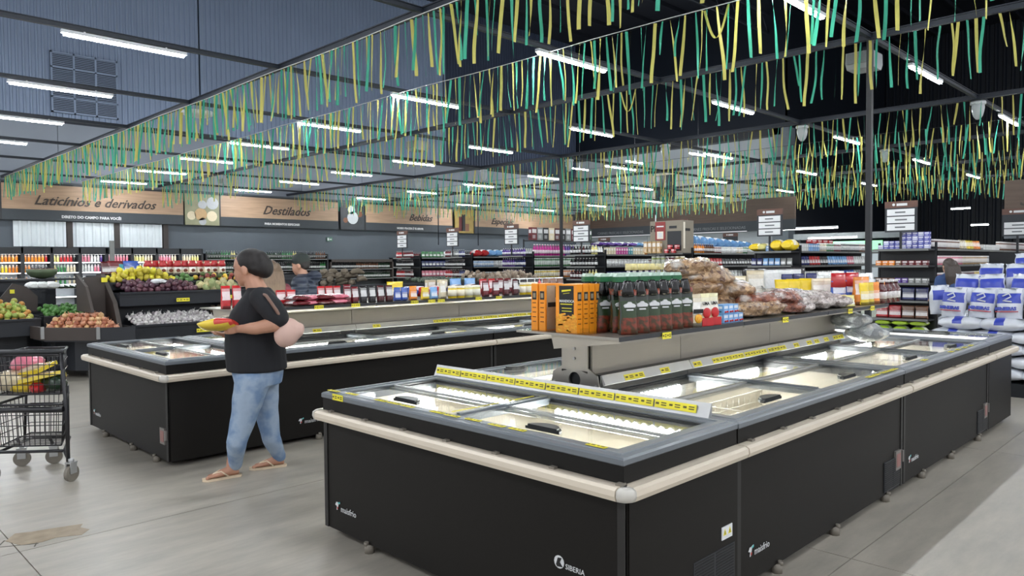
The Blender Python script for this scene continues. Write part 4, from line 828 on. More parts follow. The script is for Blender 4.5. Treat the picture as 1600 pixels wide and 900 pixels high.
# unit 2: big cardboard cartons
t = thing('cardboard_box', 'large grey-brown appliance carton standing on top of the third unit', 'box', (GX+.02, Ys[2], 1.82), 0)
M_cb = mat('grey_cardboard', rgb(142, 134, 120), .6, nz=.08)
obj('carton', MB().box(.0, -.46, 0, .45, .42, .74), M_cb, t); text('lettering', 'Phi', .2, M_ink, t, (-.002, .41, .5), rot=(PI/2, 0, -PI/2), bold=.004)
pz = obj('offer_poster', MB().box(-.012, .0, .3, -.004, .27, .72), mat('red_poster', rgb(150, 60, 60), .5), t); obj('poster_panel', MB().box(-.016, .05, .33, -.012, .22, .5), M_liner, pz); obj('poster_print', MB().box(-.018, .08, .36, -.016, .19, .47).box(-.016, .04, .6, -.013, .23, .63), M_whtxt, pz)
obj('product_picture', MB().box(-.004, -.42, .05, .0, -.05, .5), M_dk2, t); obj('lettering_band', MB().box(-.004, -.3, .56, 0, -.1, .62), M_dk2, t); obj('handle_hole', MB().box(.1, -.464, .5, .3, -.46, .56), M_ink, t); obj('side_label', MB().box(.02, -.463, .1, .09, -.46, .7), M_liner, t)
for k in range(4): put('carton', (GX-.08, Ys[2]+.46-.12*k, 1.822), -PI/2, 'tan', 'grey-tan upright carton before the appliance box, %s from left' % ORD[k], 'upright cartons before the appliance box', (1.4, 1.2, 1.35), .02)
for k in range(4): put('small_box', (GX-.08, Ys[2]-.1-.09*k, 1.822+.09*(k % 2)), -PI/2, 'red', 'red packet low before the appliance box', 'red packets before the appliance box', .9)
gend(2, 1.52, 'jar', [('lime', 3), ('dark_red', 2), ('yellow', 2)], (1.3, 1.3, 1.9)); gend(2, 1.2, 'bottle', [('pale_yellow', 1)], .9)
for k in range(8): put('tissue', (GX+.75+.36*k, Ys[2]-.25, 1.92), .1, 'light_blue', 'pale blue toilet paper pack on top of the third unit', 'pale blue paper packs on the third unit', (1, 1, 1.5-.08*k), .1)
gside(2, 1.82, .5, 1.4, 'bottle', [('orange', 1), ('brown', 1)], (1, 1, .8), dy=-.44); gside(2, 1.82, 1.4, 2.8, 'can', [('dark_red', 1), ('white', 2), ('cream', 1)], (1, 1, 1.4), dy=-.44, wh=' middle'); gside(2, 1.82, 2.8, 4.8, 'jar', [('green', 1), ('grey', 2)], (1, 1, 1.4), wh=' end')
gside(2, 1.52, .5, 4.8, 'pouch', [('red', 1), ('black', 1), ('navy', 1)], .9); gside(2, 1.2, .5, 4.8, 'pouch', [('white', 1), ('grey', 1)])
# unit 3
gend(3, 1.82, 'squat_bottle', [('black', 3), ('maroon', 2), ('black', 2), ('pale_yellow', 2)], (.9, .9, 1.0)); gend(3, 1.52, 'squat_bottle', [('black', 1)], (.9, .9, .9)); gend(3, 1.2, 'squat_bottle', [('maroon', 3), ('black', 2), ('pale_yellow', 2)], (.9, .9, 1.0))
gside(3, 1.82, .5, 2.2, 'carton', [('cream', 2), ('magenta', 3), ('teal', 1), ('cream', 3)], (1.3, 1, .9)); gside(3, 1.82, 2.2, 3.6, 'bottle', [('orange', 1), ('brown', 2), ('black', 1)], (1, 1, .7)); gside(3, 1.82, .6, 3.4, 'tissue', [('purple', 2), ('blue', 1)], (.8, 1, .6), dy=-.15, wh=' back line', pitch=.28) if False else None
for k in range(8): put('tissue', (GX+.6+.33*k, Ys[3]-.12, 2.03), .1, 'purple' if k < 5 else 'light_blue', ('purple' if k < 5 else 'light blue')+' packet laid on top of the fourth unit', 'packets laid on top of the fourth unit', (.9, 1, .55), .2)
gside(3, 1.52, .5, 2.4, 'jar', [('white', 1)], (1.3, 1.3, 1.5)); gside(3, 1.52, 2.4, 4.8, 'can', [('brown', 1), ('dark_green', 1)], (1, 1, 1.7), wh=' end'); gside(3, 1.2, .5, 4.8, 'small_box', [('navy', 2), ('purple', 1), ('maroon', 1), ('green', 1)], (1.2, 1, 1.8))
# unit 4
gend(4, 1.82, 'bottle', [('purple', 1)], (1, 1, .8)); gend(4, 1.52, 'bottle', [('purple', 5), ('navy', 4)], .9); gend(4, 1.2, 'bottle', [('purple', 6), ('dark_red', 2)], .9)
gside(4, 1.82, .5, 3.6, 'squat_bottle', [('magenta', 6), ('purple', 2), ('white', 6)], (1.1, 1.1, 1.35)); gside(4, 1.52, .5, 4.8, 'can', [('green', 2), ('dark_green', 3)], (1.1, 1.1, 2.2)); gside(4, 1.2, .5, 4.8, 'can', [('yellow', 1), ('orange', 1), ('navy', 2)], (1.1, 1.1, 2))
for k, c in enumerate(('dark_red', 'grey', 'black', 'cream', 'maroon', 'black', 'grey', 'dark_red', 'maroon', 'dark_green', 'dark_green')): put('box', (GX+1.0+.25*k, Ys[4]+.1, 2.28), 0, c, c.replace('_', ' ')+' folded textile pack on the rack above the fifth unit', 'textile packs above the fifth unit', (1.8, 2, 1.9), .02)
tag(obj('wire_rack', MB().box(GX+.8, Ys[4]-.1, 2.24, GX+3.9, Ys[4]+.3, 2.27).box(GX+.8, Ys[4]+.28, 1.8, GX+.84, Ys[4]+.3, 2.3).box(GX+3.86, Ys[4]+.28, 1.8, GX+3.9, Ys[4]+.3, 2.3), M_dk), 'dark rack raised above the fifth shelving unit', 'rack')
# unit 5
gend(5, 1.82, 'bottle', [('dark_red', 3), ('grey', 3), ('navy', 3)], (1, 1, .8)); gend(5, 1.52, 'bottle', [('black', 1)], .8); gend(5, 1.2, 'bottle', [('red', 3), ('maroon', 3), ('navy', 2)], .9)
gside(5, 1.82, .5, 2.2, 'tissue', [('red', 1), ('light_blue', 1), ('teal', 1)], (.8, 1, 1)); gside(5, 1.82, 2.2, 4.6, 'squat_bottle', [('white', 2), ('green', 3)], (1, 1, 1.1)); gside(5, 1.52, .5, 4.6, 'jar', [('light_blue', 1), ('silver', 2), ('tan', 1), ('green', 1)], (1, 1, 1.5)); gside(5, 1.2, .5, 4.6, 'can', [('black', 1), ('grey', 1)], (1, 1, 1.4))
# unit 6 and 7
gend(6, 1.82, 'bottle', [('red', 1), ('dark_red', 1)], .8); gend(6, 1.52, 'bottle', [('black', 1)], .85); gend(6, 1.2, 'bottle', [('red', 2), ('maroon', 2)], .85)
gside(6, 1.82, .5, 2.4, 'pouch', [('green', 1), ('white', 1)]); gside(6, 1.82, 2.4, 4.6, 'bottle', [('black', 1)], .9, wh=' end'); gside(6, 1.52, .5, 4.6, 'pouch', [('navy', 2), ('black', 2), ('dark_red', 1)]); gside(6, 1.2, .5, 4.6, 'pouch', [('pink', 1), ('black', 1)])

# aisle signs
M_head = mat('sign_wood_header', rgb(104, 74, 64), .5, nz=.2, ns=6, stretch=(1, 1, 6)); M_sign = mat('sign_board', rgb(48, 52, 58), .5)
def aisle_sign(x, y, z, label, s=1., n=3, rz=0):
    t = thing('aisle_sign', label, 'sign', (x, y, z), rz); w = .27*s
    obj('board', MB().box(0, -w, 0, .03, w, .44*s), M_sign, t); hd = obj('header', MB().box(-.004, -w-.005, .44*s, .034, w+.005, .56*s), M_head, t)
    obj('logo', MB().box(-.008, -.11*s, .475*s, -.004, .07*s, .52*s).cyl((-.008, .12*s, .5*s), .025*s, .004, 10, 'x'), M_whtxt, hd)
    for k in range(n):
        c = obj('name_card', MB().box(-.008, -w*.86, (.03+k*.135)*s, 0, w*.86, (.145+k*.135)*s), M_white, t)
        obj('lettering', MB().box(-.011, -w*(.3+.1*(k % 2)), (.075+k*.135)*s, -.008, w*.35, (.1+k*.135)*s), mat('grey_print', rgb(110, 114, 118), .6), c)
    obj('post', MB().box(.005, -.02, -.32, .025, .02, 0), M_dk, t)
lbs = ['largest aisle sign with three white cards, on the first shelving unit from the right', 'aisle sign over the yellow bags, just right of the appliance box', None, 'aisle sign left of the appliance box above dark bottles', 'aisle sign above the purple bottles', 'aisle sign above red and navy bottles', 'small aisle sign above red capped bottles', None]
for i, lb in enumerate(lbs):
    if lb: aisle_sign(GX+.02, Ys[i], 2.13, lb)
aisle_sign(GX+.5, Ys[2]+.0, 2.05, 'aisle sign half hidden behind the appliance box', 1.)
for k, (px, X) in enumerate(((944, 22), (1141, 22))): aisle_sign(X, yat(px, X), 2.0, 'dark aisle sign far behind, %s the appliance box' % ('left of', 'right of')[k], .95, 0)
aisle_sign(17.2, 3.3, 2.07, 'aisle sign at the right edge with two white cards', .95, 2); tag(obj('dark_shelf_end', MB().box(17.1, 2.6, 0, 17.5, 3.75, 1.75), M_dk), 'dark shelving end below the right edge aisle sign', 'shelving')
# ---------------------------------------------------------------- back wall: banner, chillers, wine
def banner(label, x0, x1, z0, z1, title, sub, tpx=None, photo=None, right=False):
    t = thing('wall_banner', label, 'banner', (x0, WY-.25, 0)); L = x1-x0; d = .3*(z1-z0)
    obj('wood_board', MB().box(0, 0, z0+d, L, .06, z1), M_wood, t); obj('strip', MB().box(0, -.01, z0, L, .06, z0+d), M_char, t)
    obj('frame', MB().box(-.06, -.02, z0, 0, .08, z1).box(0, -.02, z1, L, .08, z1+.06), M_dk2, t)
    if title:
        s, x, sz = title; text('lettering', s, sz, mat('dark_brown_letter', rgb(66, 56, 52), .5), t, (x-x0, -.012, z0+d+.17), shear=.45, ext=.01, bold=.006)
    if sub: s, x, sz = sub; text('small_lettering', s, sz, M_whtxt, t, (x-x0, -.02, z0+.1), ext=.004, bold=.006)
    return t
BZ0, BZ1 = 3.17, 4.36
def bx_(px): return xat(px, WY-.25)
b1 = banner('wood grain banner reading Laticinios e derivados over the chillers', bx_(6), bx_(289), BZ0, BZ1, ('Laticínios e derivados', bx_(56), .44), ('DIRETO DO CAMPO PARA VOCÊ!', bx_(99), .125))
b0 = banner('end piece of the wood banner at the far left edge', 2.0, bx_(5)-.1, BZ0, BZ1, None, None)
b2 = banner('wood grain banner reading Destilados over the wine shelves', bx_(347), bx_(530), BZ0, BZ1, ('Destilados', bx_(412), .5), ('PARA MOMENTOS ESPECIAIS!', bx_(415), .12))
b3 = banner('third wood banner with faded script, right of the bottle photo', bx_(573), bx_(708), BZ0, BZ1, ('Bebidas', bx_(640), .45), ('NOSSO PRAZER É TE SERVIR', bx_(621), .125))
b4 = banner('fourth wood banner with faded script near the hall corner', bx_(743), bx_(896), BZ0, BZ1, ('Especiais', bx_(768), .45), None)
def photo_panel(label, x0, x1, kind):
    t = thing('photo_panel', label, 'photo panel', (x0, WY-.3, BZ0)); w = x1-x0; h = BZ1-BZ0
    obj('board', MB().box(0, 0, 0, w, .06, h), {0: mat('dairy_photo_ground', rgb(150, 150, 120), .5, nz=.4, ns=2), 1: mat('bottle_photo_ground', rgb(54, 58, 62), .5, nz=.4, ns=3), 2: mat('brown_photo_ground', rgb(150, 128, 70), .5, nz=.4, ns=3)}[kind], t)
    if kind == 0:
        for (cx_, cz, r, c) in ((.45, .35, .2, 'tan'), (.78, .3, .17, 'cream'), (.18, .3, .14, 'cream'), (.5, .12, .12, 'silver'), (.5, .66, .14, 'silver'), (.8, .72, .2, 'silver')): obj('printed_shape', MB().cyl((cx_*w, -.004, cz*h), r*h, .004, 14, 'y'), M_obj, t, color=cc(c))
    elif kind == 1:
        for (cx_, cz, r, c) in ((.5, .45, .24, 'silver'), (.45, .75, .16, 'white'), (.2, .35, .1, 'brown'), (.8, .6, .12, 'brown')): obj('printed_shape', MB().cyl((cx_*w, -.004, cz*h), r*h, .004, 14, 'y'), M_obj, t, color=cc(c))
    else:
        for (cx_, hh, c) in ((.3, .7, 'maroon'), (.45, .8, 'black'), (.65, .4, 'brown')): obj('printed_shape', MB().box(cx_*w-.12, -.004, .1, cx_*w+.12, 0, hh*h), M_obj, t, color=cc(c))
photo_panel('square photo of dairy foods between two banners', bx_(291), bx_(344), 0); photo_panel('dark photo of poured drink between banners', bx_(533), bx_(570), 1); photo_panel('yellowish photo with dark bottles between banners', bx_(711), bx_(740), 2)
ex = thing('exit_sign', 'small green and white running figure sign below the banner', 'sign', (xat(516, WY-.05), WY-.06, 2.65)); obj('plate', MB().box(-.14, 0, 0, .14, .03, .17), mat('exit_green', rgb(90, 130, 110), .5), ex); obj('pictogram', MB().box(-.11, -.004, .03, -.03, 0, .14).box(.0, -.004, .06, .1, 0, .1), M_whtxt, ex)
# brown banners on the right-hand wall, facing us
def rbanner(label, y0, y1, z0, z1, sub=True):
    t = thing('wall_banner', label, 'banner', (WX-.3, y0, 0)); L = y1-y0; d = .32*(z1-z0)
    obj('wood_board', MB().box(0, 0, z0+d, .06, L, z1), M_wood2, t); obj('strip', MB().box(-.01, 0, z0, .06, L, z0+d), M_char, t)
    if sub: text('small_lettering', 'CARNES FRESCAS E SELECIONADAS', .2, mat('dim_print', rgb(130, 134, 138), .5), t, (-.014, L*.7, z0+.1), rot=(PI/2, 0, -PI/2), ext=.004)
rbanner('brown wood banner left of the appliance box on the far right wall', 23.2, 28.8, 3.12, 4.6); rbanner('brown wood banner right of the appliance box on the far right wall', 16.3, 23.1, 3.12, 4.6)
t = thing('hanging_banner', 'brown and charcoal banner with large letter at the right edge', 'banner', (20.5, 2.6, 2.1)); obj('wood_board', MB().box(0, 0, .62, .06, 1.6, 1.35), M_wood2, t); obj('lower_board', MB().box(0, 0, 0, .06, 1.6, .4), mat('grey_board', rgb(100, 106, 112), .5), t); obj('strip', MB().box(-.01, 0, .4, .06, 1.6, .62), M_char, t)
text('lettering', 'S', .5, mat('dark_brown_letter'), t, (-.01, 1.32, .75), rot=(PI/2, 0, -PI/2), shear=.3, ext=.01); obj('hanger', MB().tube([(.03, .2, 1.35), (.03, .2, 2.36)], .01, 4).tube([(.03, 1.4, 1.35), (.03, 1.4, 2.36)], .01, 4), M_dk, t)
t = thing('hanging_banner', 'tall brown panel end behind the second aisle sign', 'banner', (24.0, yat(1180, 24), 3.0)); obj('wood_board', MB().box(0, -1.4, 0, .06, .3, .75), M_wood2, t); obj('strip', MB().box(-.01, -1.4, -.35, .06, .3, 0), M_char, t); obj('hanger', MB().tube([(.03, -1, .75), (.03, -1, 1.5)], .01, 4), M_dk, t)
# lamps of the upper floor that light its white wall
for k, (X, Y) in enumerate(((31.0, 18.6), (31.0, 22.2), (31.0, 25.8))):
    t = thing('upper_lamp', 'small bright lamp before the white upper wall, %s from the right' % ORD[k], 'lamp', (X, Y, 6.6), group='lamps before the white upper wall')
    obj('diffuser', MB().box(-.7, -.04, 0, .7, .04, .05), M_tube, t); obj('hanger', MB().tube([(0, 0, .05), (0, 0, 4.4)], .012, 4), M_dk, t)
# distant bright fittings beyond the shelving on the right
for k, (px, X, z, w) in enumerate(((1300, 30, 2.5, 1.9), (1262, 30, 2.9, 2.4), (1418, 40, 3.3, .8), (1500, 40, 4.0, .8), (1460, 44, 2.6, .6), (1530, 40, 3.2, .7))): 
    y = yat(px, X); t = thing('far_lamp', 'distant white lamp strip in the dark right hall, %s' % ('over the second unit', 'over the white counter', 'beside the largest sign', 'high up', 'low down', 'near right edge')[k], 'lamp', (X, y, z)); obj('diffuser', MB().box(-.03, -w/2, 0, .03, w/2, .05), mat('far_lamp_glow', (.95, 1, .97), emit=9), t); obj('housing', MB().box(-.05, -w/2, .05, .05, w/2, .1), M_lampbody, t)
t = thing('service_counter', 'pale counter back with green screen beyond the second unit', 'counter', (31, yat(1330, 31), 0)); obj('body', MB().box(0, -2, 0, .6, 2.2, 2.0), M_pale, t); obj('canopy', MB().box(0, -2.2, 2.5, .6, 2.4, 2.75), mat('grey_canopy', rgb(120, 126, 130), .5), t); obj('lit_panel', MB().box(-.04, -1.2, 2.0, .0, .8, 2.4), mat('green_screen', rgb(120, 190, 140), emit=.5), t); obj('post', MB().box(0, -2.2, 2.0, .1, -2.1, 2.5).box(0, 2.1, 2, .1, 2.2, 2.5), M_dk, t)
K['juice_bottle'] = MB().lathe([(.038, 0), (.042, .01), (.042, .17), (.03, .21), (.02, .225), (.022, .226), (.022, .26)], 8, mats=[0, 0, 3, 0, 1, 1, 1]).mesh('bottle'); [K['juice_bottle'].materials.append(m) for m in PG]; NM['juice_bottle'] = 'juice_bottle'; CATS['juice_bottle'] = 'bottle'
# chillers with lit shelves of drinks
FY = 28.1
M_coolin = mat('chiller_inside', rgb(225, 230, 235), .4); M_cooll = mat('chiller_lamp', (1, 1, 1), emit=3.2)
cw = .83; nfr = 8; fx0 = 5.0
pal = [[('yellow', 2), ('orange', 4)], [('orange', 4), ('red', 1)], [('pale_yellow', 2), ('red', 3), ('black', 1)], [('pink', 2), ('white', 2), ('purple', 1)], [('pink', 1)], [('pale_yellow', 3), ('cream', 3)], [('pink', 2), ('cream', 1)], [('cream', 2), ('pale_yellow', 2)]]
pal2 = [[('yellow', 3), ('orange', 2)], [('orange', 1), ('black', 3)], [('pale_yellow', 1), ('green', 2), ('cream', 2)], [('white', 3), ('pink', 1), ('purple', 1)], [('white', 2), ('blue', 1)], [('cream', 1), ('white', 1)], [('white', 1), ('pink', 1)], [('white', 1)]]
for k in range(nfr):
    x = fx0+k*cw; wd = '%s chiller from left' % ORD[k]
    t = thing('drinks_chiller', 'dark framed drinks chiller with lit shelves, %s from the left' % ORD[k], 'chiller', (x, FY, 0), group='drinks chillers along the back wall')
    obj('case', MB().box(0, .7, 0, cw, .76, 2.25).box(0, 0, 0, .03, .7, 2.25).box(cw-.03, 0, 0, cw, .7, 2.25).box(0, 0, 2.06, cw, .76, 2.25).box(0, 0, 0, cw, .7, .3), M_dk, t)
    obj('lining', MB().box(.03, .66, .3, cw-.03, .7, 2.06), M_coolin, t)
    for z in (.62, 1.03, 1.43, 1.77):
        s = obj('shelf', MB().box(.03, .12, z-.02, cw-.03, .66, z), M_coolin, t); obj('shelf_lamp', MB().box(.05, .1, z-.028, cw-.05, .12, z-.008), M_cooll, s)
    obj('top_lamp', MB().box(.05, .02, 2.03, cw-.05, .06, 2.045), M_cooll, t)
    dr = obj('door_frame', MB().box(0, -.04, .3, .05, 0, 2.06).box(cw-.05, -.04, .3, cw, 0, 2.06).box(.05, -.04, .3, cw-.05, 0, .36).box(.05, -.04, 2.03, cw-.05, 0, 2.06), M_dk2, t)
    for z, pl in ((1.432, pal2[k]), (1.772, pal[k])): row('juice_bottle', (x+.07, FY+.2, z), (x+cw-.07, FY+.2, z), pl, 'on the %s lit shelf of the %s' % ('upper' if z > 1.5 else 'middle', wd), 0, (.9, .9, .98))
    row('juice_bottle', (x+.07, FY+.2, 1.032), (x+cw-.07, FY+.2, 1.032), pal2[k], 'on the low lit shelf of the %s' % wd, 0, (.85, .85, 1.0), pitch=.12)
tag(obj('white_post', MB().box(xat(172, 28), 27.9, 0, xat(172, 28)+.14, 28.0, 2.5), M_strip), 'pale vertical post between the chillers', 'post')
x = fx0+nfr*cw+.1
def wineshelf(label, x0, x1, zs, wood=False):
    t = thing('wine_shelf', label, 'shelving', (x0, FY, 0)); L = x1-x0; h = zs[-1]+.42 if wood else zs[-1]+.05
    obj('back', MB().box(0, .55, 0, L, .6, h), M_dk, t)
    for q in (0, L-.06): obj('side', MB().box(q, 0, 0, q+.06, .6, h), mat('brown_case', rgb(70, 62, 58), .5) if wood else M_dk, t)
    if wood: obj('top', MB().box(0, 0, h-.12, L, .6, h), mat('brown_case'), t)
    for z in zs: s = obj('shelf', MB().box(.04, .02, z-.03, L-.04, .55, z), M_dk, t); obj('price_strip', MB().box(.04, .01, z-.035, L-.04, .02, z+.005), M_strip, s)
WZ = [1.02, 1.42, 1.86]
wineshelf('long dark wine shelving along the back wall behind the capped man', x, 17.0, WZ+[2.02])
for (a, b_) in ((x, 14.2), (14.2, 17.0)):
    for z in WZ[1:2]: row('wine_bottle', (a+.05, FY+.15, z), (b_-.05, FY+.15, z), [('black', 3), ('dark_green', 2), ('maroon', 1), ('black', 2), ('green', 1)], 'on the %s wine shelf %s the capped man' % ({1.42: 'second'}[z], 'left of' if a == x else 'right of'), 0, 1.)
    row('wine_bottle', (a+.05, FY+.15, 1.86), (b_-.05, FY+.15, 1.86), [('dark_green', 3), ('green', 2), ('pale_yellow', 1), ('black', 4), ('brown', 2)], 'on the top wine shelf %s the capped man' % ('left of' if a == x else 'right of'), 0, 1.05)
mb = MB(); xx = x+.1
while xx < 16.9: mb.lathe([(.036, 1.02), (.038, 1.03), (.038, 1.2), (.014, 1.26), (.013, 1.33)], 7, c=(xx, FY+.15)); xx += .098
o = tag(obj('wine_bottles', mb, mat('dark_bottle_glass', rgb(36, 46, 40), .15, coat=.4)), 'row of dark bottles on the third wine shelf behind the island goods', 'bottles'); o['kind'] = 'stuff'
wineshelf('brown framed wine cabinet right of the long wine shelving', 17.1, 20.4, [1.0, 1.42], True); row('wine_bottle', (17.2, FY+.15, 1.0), (20.3, FY+.15, 1.0), [('black', 1), ('dark_green', 1)], 'on the lower board of the brown wine cabinet'); row('wine_bottle', (17.2, FY+.15, 1.42), (20.3, FY+.15, 1.42), [('black', 2), ('brown', 2), ('dark_green', 1)], 'on the upper board of the brown wine cabinet')
wineshelf('dark spirit shelving beyond the brown cabinet', 20.6, 27.0, [1.0, 1.42, 1.86]); row('wine_bottle', (20.7, FY+.15, 1.86), (26.9, FY+.15, 1.86), [('dark_red', 1), ('black', 2)], 'on top of the spirit shelving'); row('wine_bottle', (20.7, FY+.15, 1.42), (26.9, FY+.15, 1.42), [('black', 1)], 'on the middle of the spirit shelving')
# ---------------------------------------------------------------- produce stands
M_bin = mat('produce_bin', rgb(34, 37, 43), .4, nz=.08); M_wedge = mat('brown_divider', rgb(66, 58, 54), .55, nz=.1)
pm = {}
def ico(name, r, sq=1., seed=0, bumpy=.08, tail=0):
    mb = MB().ball((0, 0, 0), (r, r, r*sq), 9, 6)
    mb.v = [tuple(Vector(v)*(1+bumpy*noise.noise(Vector(v)*30+Vector((seed, 0, 0))))) for v in mb.v]
    if tail: mb.tube([(0, 0, r*.8*sq), (r*.1, 0, r*1.3*sq), (r*.3, .1*r, r*tail)], [r*.25, r*.14, r*.07], 5)
    return mb.mesh(name)
M_on = mat('onion_skin', None, .35, nz=.25, ns=30); M_gar = mat('garlic_skin', None, .5, nz=.35, ns=40); M_plm = mat('dark_fruit_skin', None, .3, nz=.4, ns=20); M_cit = mat('citrus_skin', None, .45, nz=.15, ns=60, bump=.1); M_root = mat('earthy_root', None, .8, nz=.4, ns=25, bump=.3)
def pile(name, me, m, x0, x1, y0, y1, zf, zb, step, cols, label, cat, group, lay=2, dx=0, r=.03, rise=.0):
    if not me.materials: me.materials.append(m)
    ny = max(1, int((y1-y0)/(step*.9)))
    for l in range(lay):
        for j in range(ny):
            fy = (j+.5)/ny; y = y0+(y1-y0)*fy; z = zf+(zb-zf)*fy+l*r*1.25
            sh = dx*fy; n = int((x1-x0)/step)-l*2
            for i in range(n):
                if l and rnd.random() < .35: continue
                c, cn = rnd.choice(cols); g = rnd.uniform(.75, 1.2)
                bump_ = rise*math.sin(PI*min(1, max(0, (i+.5)/max(n, 1))))
                o = obj(name, me, None, None, (x0+sh+(i+.5+l+.4*(j % 2))*step+rnd.uniform(-.2, .2)*step, y+rnd.uniform(-.2, .2)*step, z+bump_+rnd.uniform(0, .3)*r), rot=(rnd.uniform(-.8, .8), rnd.uniform(-.8, .8), rnd.uniform(0, 6)), scale=rnd.uniform(.85, 1.15), color=[min(1, q*g) for q in c])
                tag(o, label % cn, cat, group)
onion = ico('onion', .042, .88, 1, .1, 1.5); garlic = ico('garlic_bulb', .03, .8, 2, .25, 1.9); plum = ico('aubergine_piece', .045, .9, 3, .2); lemon = ico('yellow_fruit', .045, 1.15, 4, .1); lime = ico('green_lime', .035, 1.05, 5, .08); root = ico('root_vegetable', .055, 1.3, 6, .5); apple = ico('green_fruit', .04, .95, 7, .05)
def binbox(t, x0, x1, y0, y1, z0, zt, name='bin', back=.0, lip=.03):
    mb = MB().box(x0, y0, z0, x1, y0+lip, zt).box(x0, y0+lip, z0, x1, y1, z0+.03).box(x0, y0+lip, z0, x0+.02, y1, zt+back*.6).box(x1-.02, y0+lip, z0, x1, y1, zt+back*.6).box(x0-.0, y0-.03, zt-.02, x1, y0+lip, zt+.01)
    return obj(name, mb, M_bin, t)
XA, XB = 3.70, 7.2
t = thing('produce_stand', 'dark tiered produce stand with garlic, beetroot and yellow fruit', 'produce stand', (0, 0, 0))
binbox(t, XA, XB, 11.5, 12.2, .56, .75); binbox(t, XA, XB, 11.95, 12.5, 1.02, 1.22); binbox(t, XA+.0, XB, 12.5, 12.95, 1.25, 1.36)
obj('back_frame', MB().box(XA, 12.95, .1, XB, 13.05, 1.46).box(XA, 12.95, 1.44, XB, 13.6, 1.47), M_bin, t); obj('lower_cabinet', MB().box(XA+.1, 11.8, .12, XB, 12.95, .56).box(XA, 12.2, .56, XB, 12.9, 1.02), M_bin, t)
for x in (XA+.1, XA+1.8, XB-.1): obj('leg', MB().box(x, 11.7, 0, x+.06, 11.76, .56), M_bin, t)
for (a, z, y) in ((4.62, .6, 11.46), (4.5, 1.06, 11.91), (5.28, 1.08, 11.91)): bars_label(t, a, a+.2, y-.02, z, (0, 0, 0), 2, h=.055)
# brown wedge shaped divider at the stand's left end
w_ = thing('stand_divider', 'brown wedge shaped board between the onion bin and garlic bin', 'divider', (0, 0, 0))
obj('board', MB().prism([(11.75, .62), (12.0, 1.08), (12.55, 1.5), (12.75, 1.5), (13.2, 1.1), (12.9, .62)], 3.62, 3.68, 'x'), M_wedge, w_); obj('board', MB().prism([(11.9, .95), (12.15, 1.32), (12.62, 1.5), (12.62, .95)], 3.3, 3.34, 'x'), M_wedge, w_); obj('front_plate', MB().box(3.34, 12.35, .7, 3.62, 12.38, 1.46), M_wedge, w_)
obj('price_tag', MB().box(3.56, 12.3, 1.38, 3.64, 12.32, 1.45), M_yel, w_)
pile('garlic_bulb', garlic, M_gar, XA+.1, 5.05, 11.56, 12.1, .74, .86, .058, [((.62, .6, .58), 'white'), ((.5, .46, .47), 'greyish white')], '%s garlic bulb in the front bin of the produce stand', 'garlic', 'garlic bulbs in the front bin', 2, r=.028)
pile('root_vegetable', root, M_root, 5.1, 5.5, 11.6, 12.1, .76, .92, .1, [(rgb(90, 78, 64), 'brown')], '%s root vegetable right of the garlic', 'vegetable', 'brown roots right of the garlic', 2, r=.05)
pile('beetroot', plum, M_plm, XA+.1, 4.95, 12.0, 12.45, 1.24, 1.33, .085, [(rgb(74, 44, 58), 'dark purple'), (rgb(98, 62, 72), 'reddish purple')], '%s beetroot in the upper bin over the garlic', 'beetroot', 'beetroots in the upper bin', 2, r=.04)
pile('root_vegetable', root, M_root, 4.98, 5.6, 12.0, 12.45, 1.24, 1.32, .1, [(rgb(196, 186, 140), 'pale'), (rgb(150, 160, 110), 'greenish')], '%s root piece right of the beetroots', 'vegetable', 'pale roots right of the beetroots', 2, r=.03)
pile('yellow_fruit', lemon, M_cit, XA+.05, 4.75, 12.55, 12.9, 1.37, 1.42, .1, [(rgb(222, 212, 60), 'yellow'), (rgb(206, 190, 66), 'deep yellow')], '%s round fruit heaped at the top of the produce stand', 'fruit', 'yellow fruit at the top of the stand', 3, r=.045, rise=.05)
pile('green_fruit', apple, M_cit, 4.8, 5.1, 12.55, 12.9, 1.38, 1.42, .09, [(rgb(90, 130, 70), 'green')], '%s fruit between the yellow fruit and peppers', 'fruit', 'green fruit on the top tier', 2, r=.04)
pile('pepper', apple, M_cit, 5.15, 6.2, 12.55, 12.9, 1.38, 1.42, .1, [(rgb(150, 70, 60), 'reddish'), (rgb(226, 190, 70), 'golden'), (rgb(90, 110, 60), 'green')], '%s pepper on the top tier right of the yellow fruit', 'pepper', 'peppers on the top tier', 2, r=.04)
tag(obj('white_bag', k_pillow(.16, .2, .08, 3, .3), M_white, None, (4.33, 12.15, 1.34), .4), 'white paper bag lying on the beetroots', 'bag')
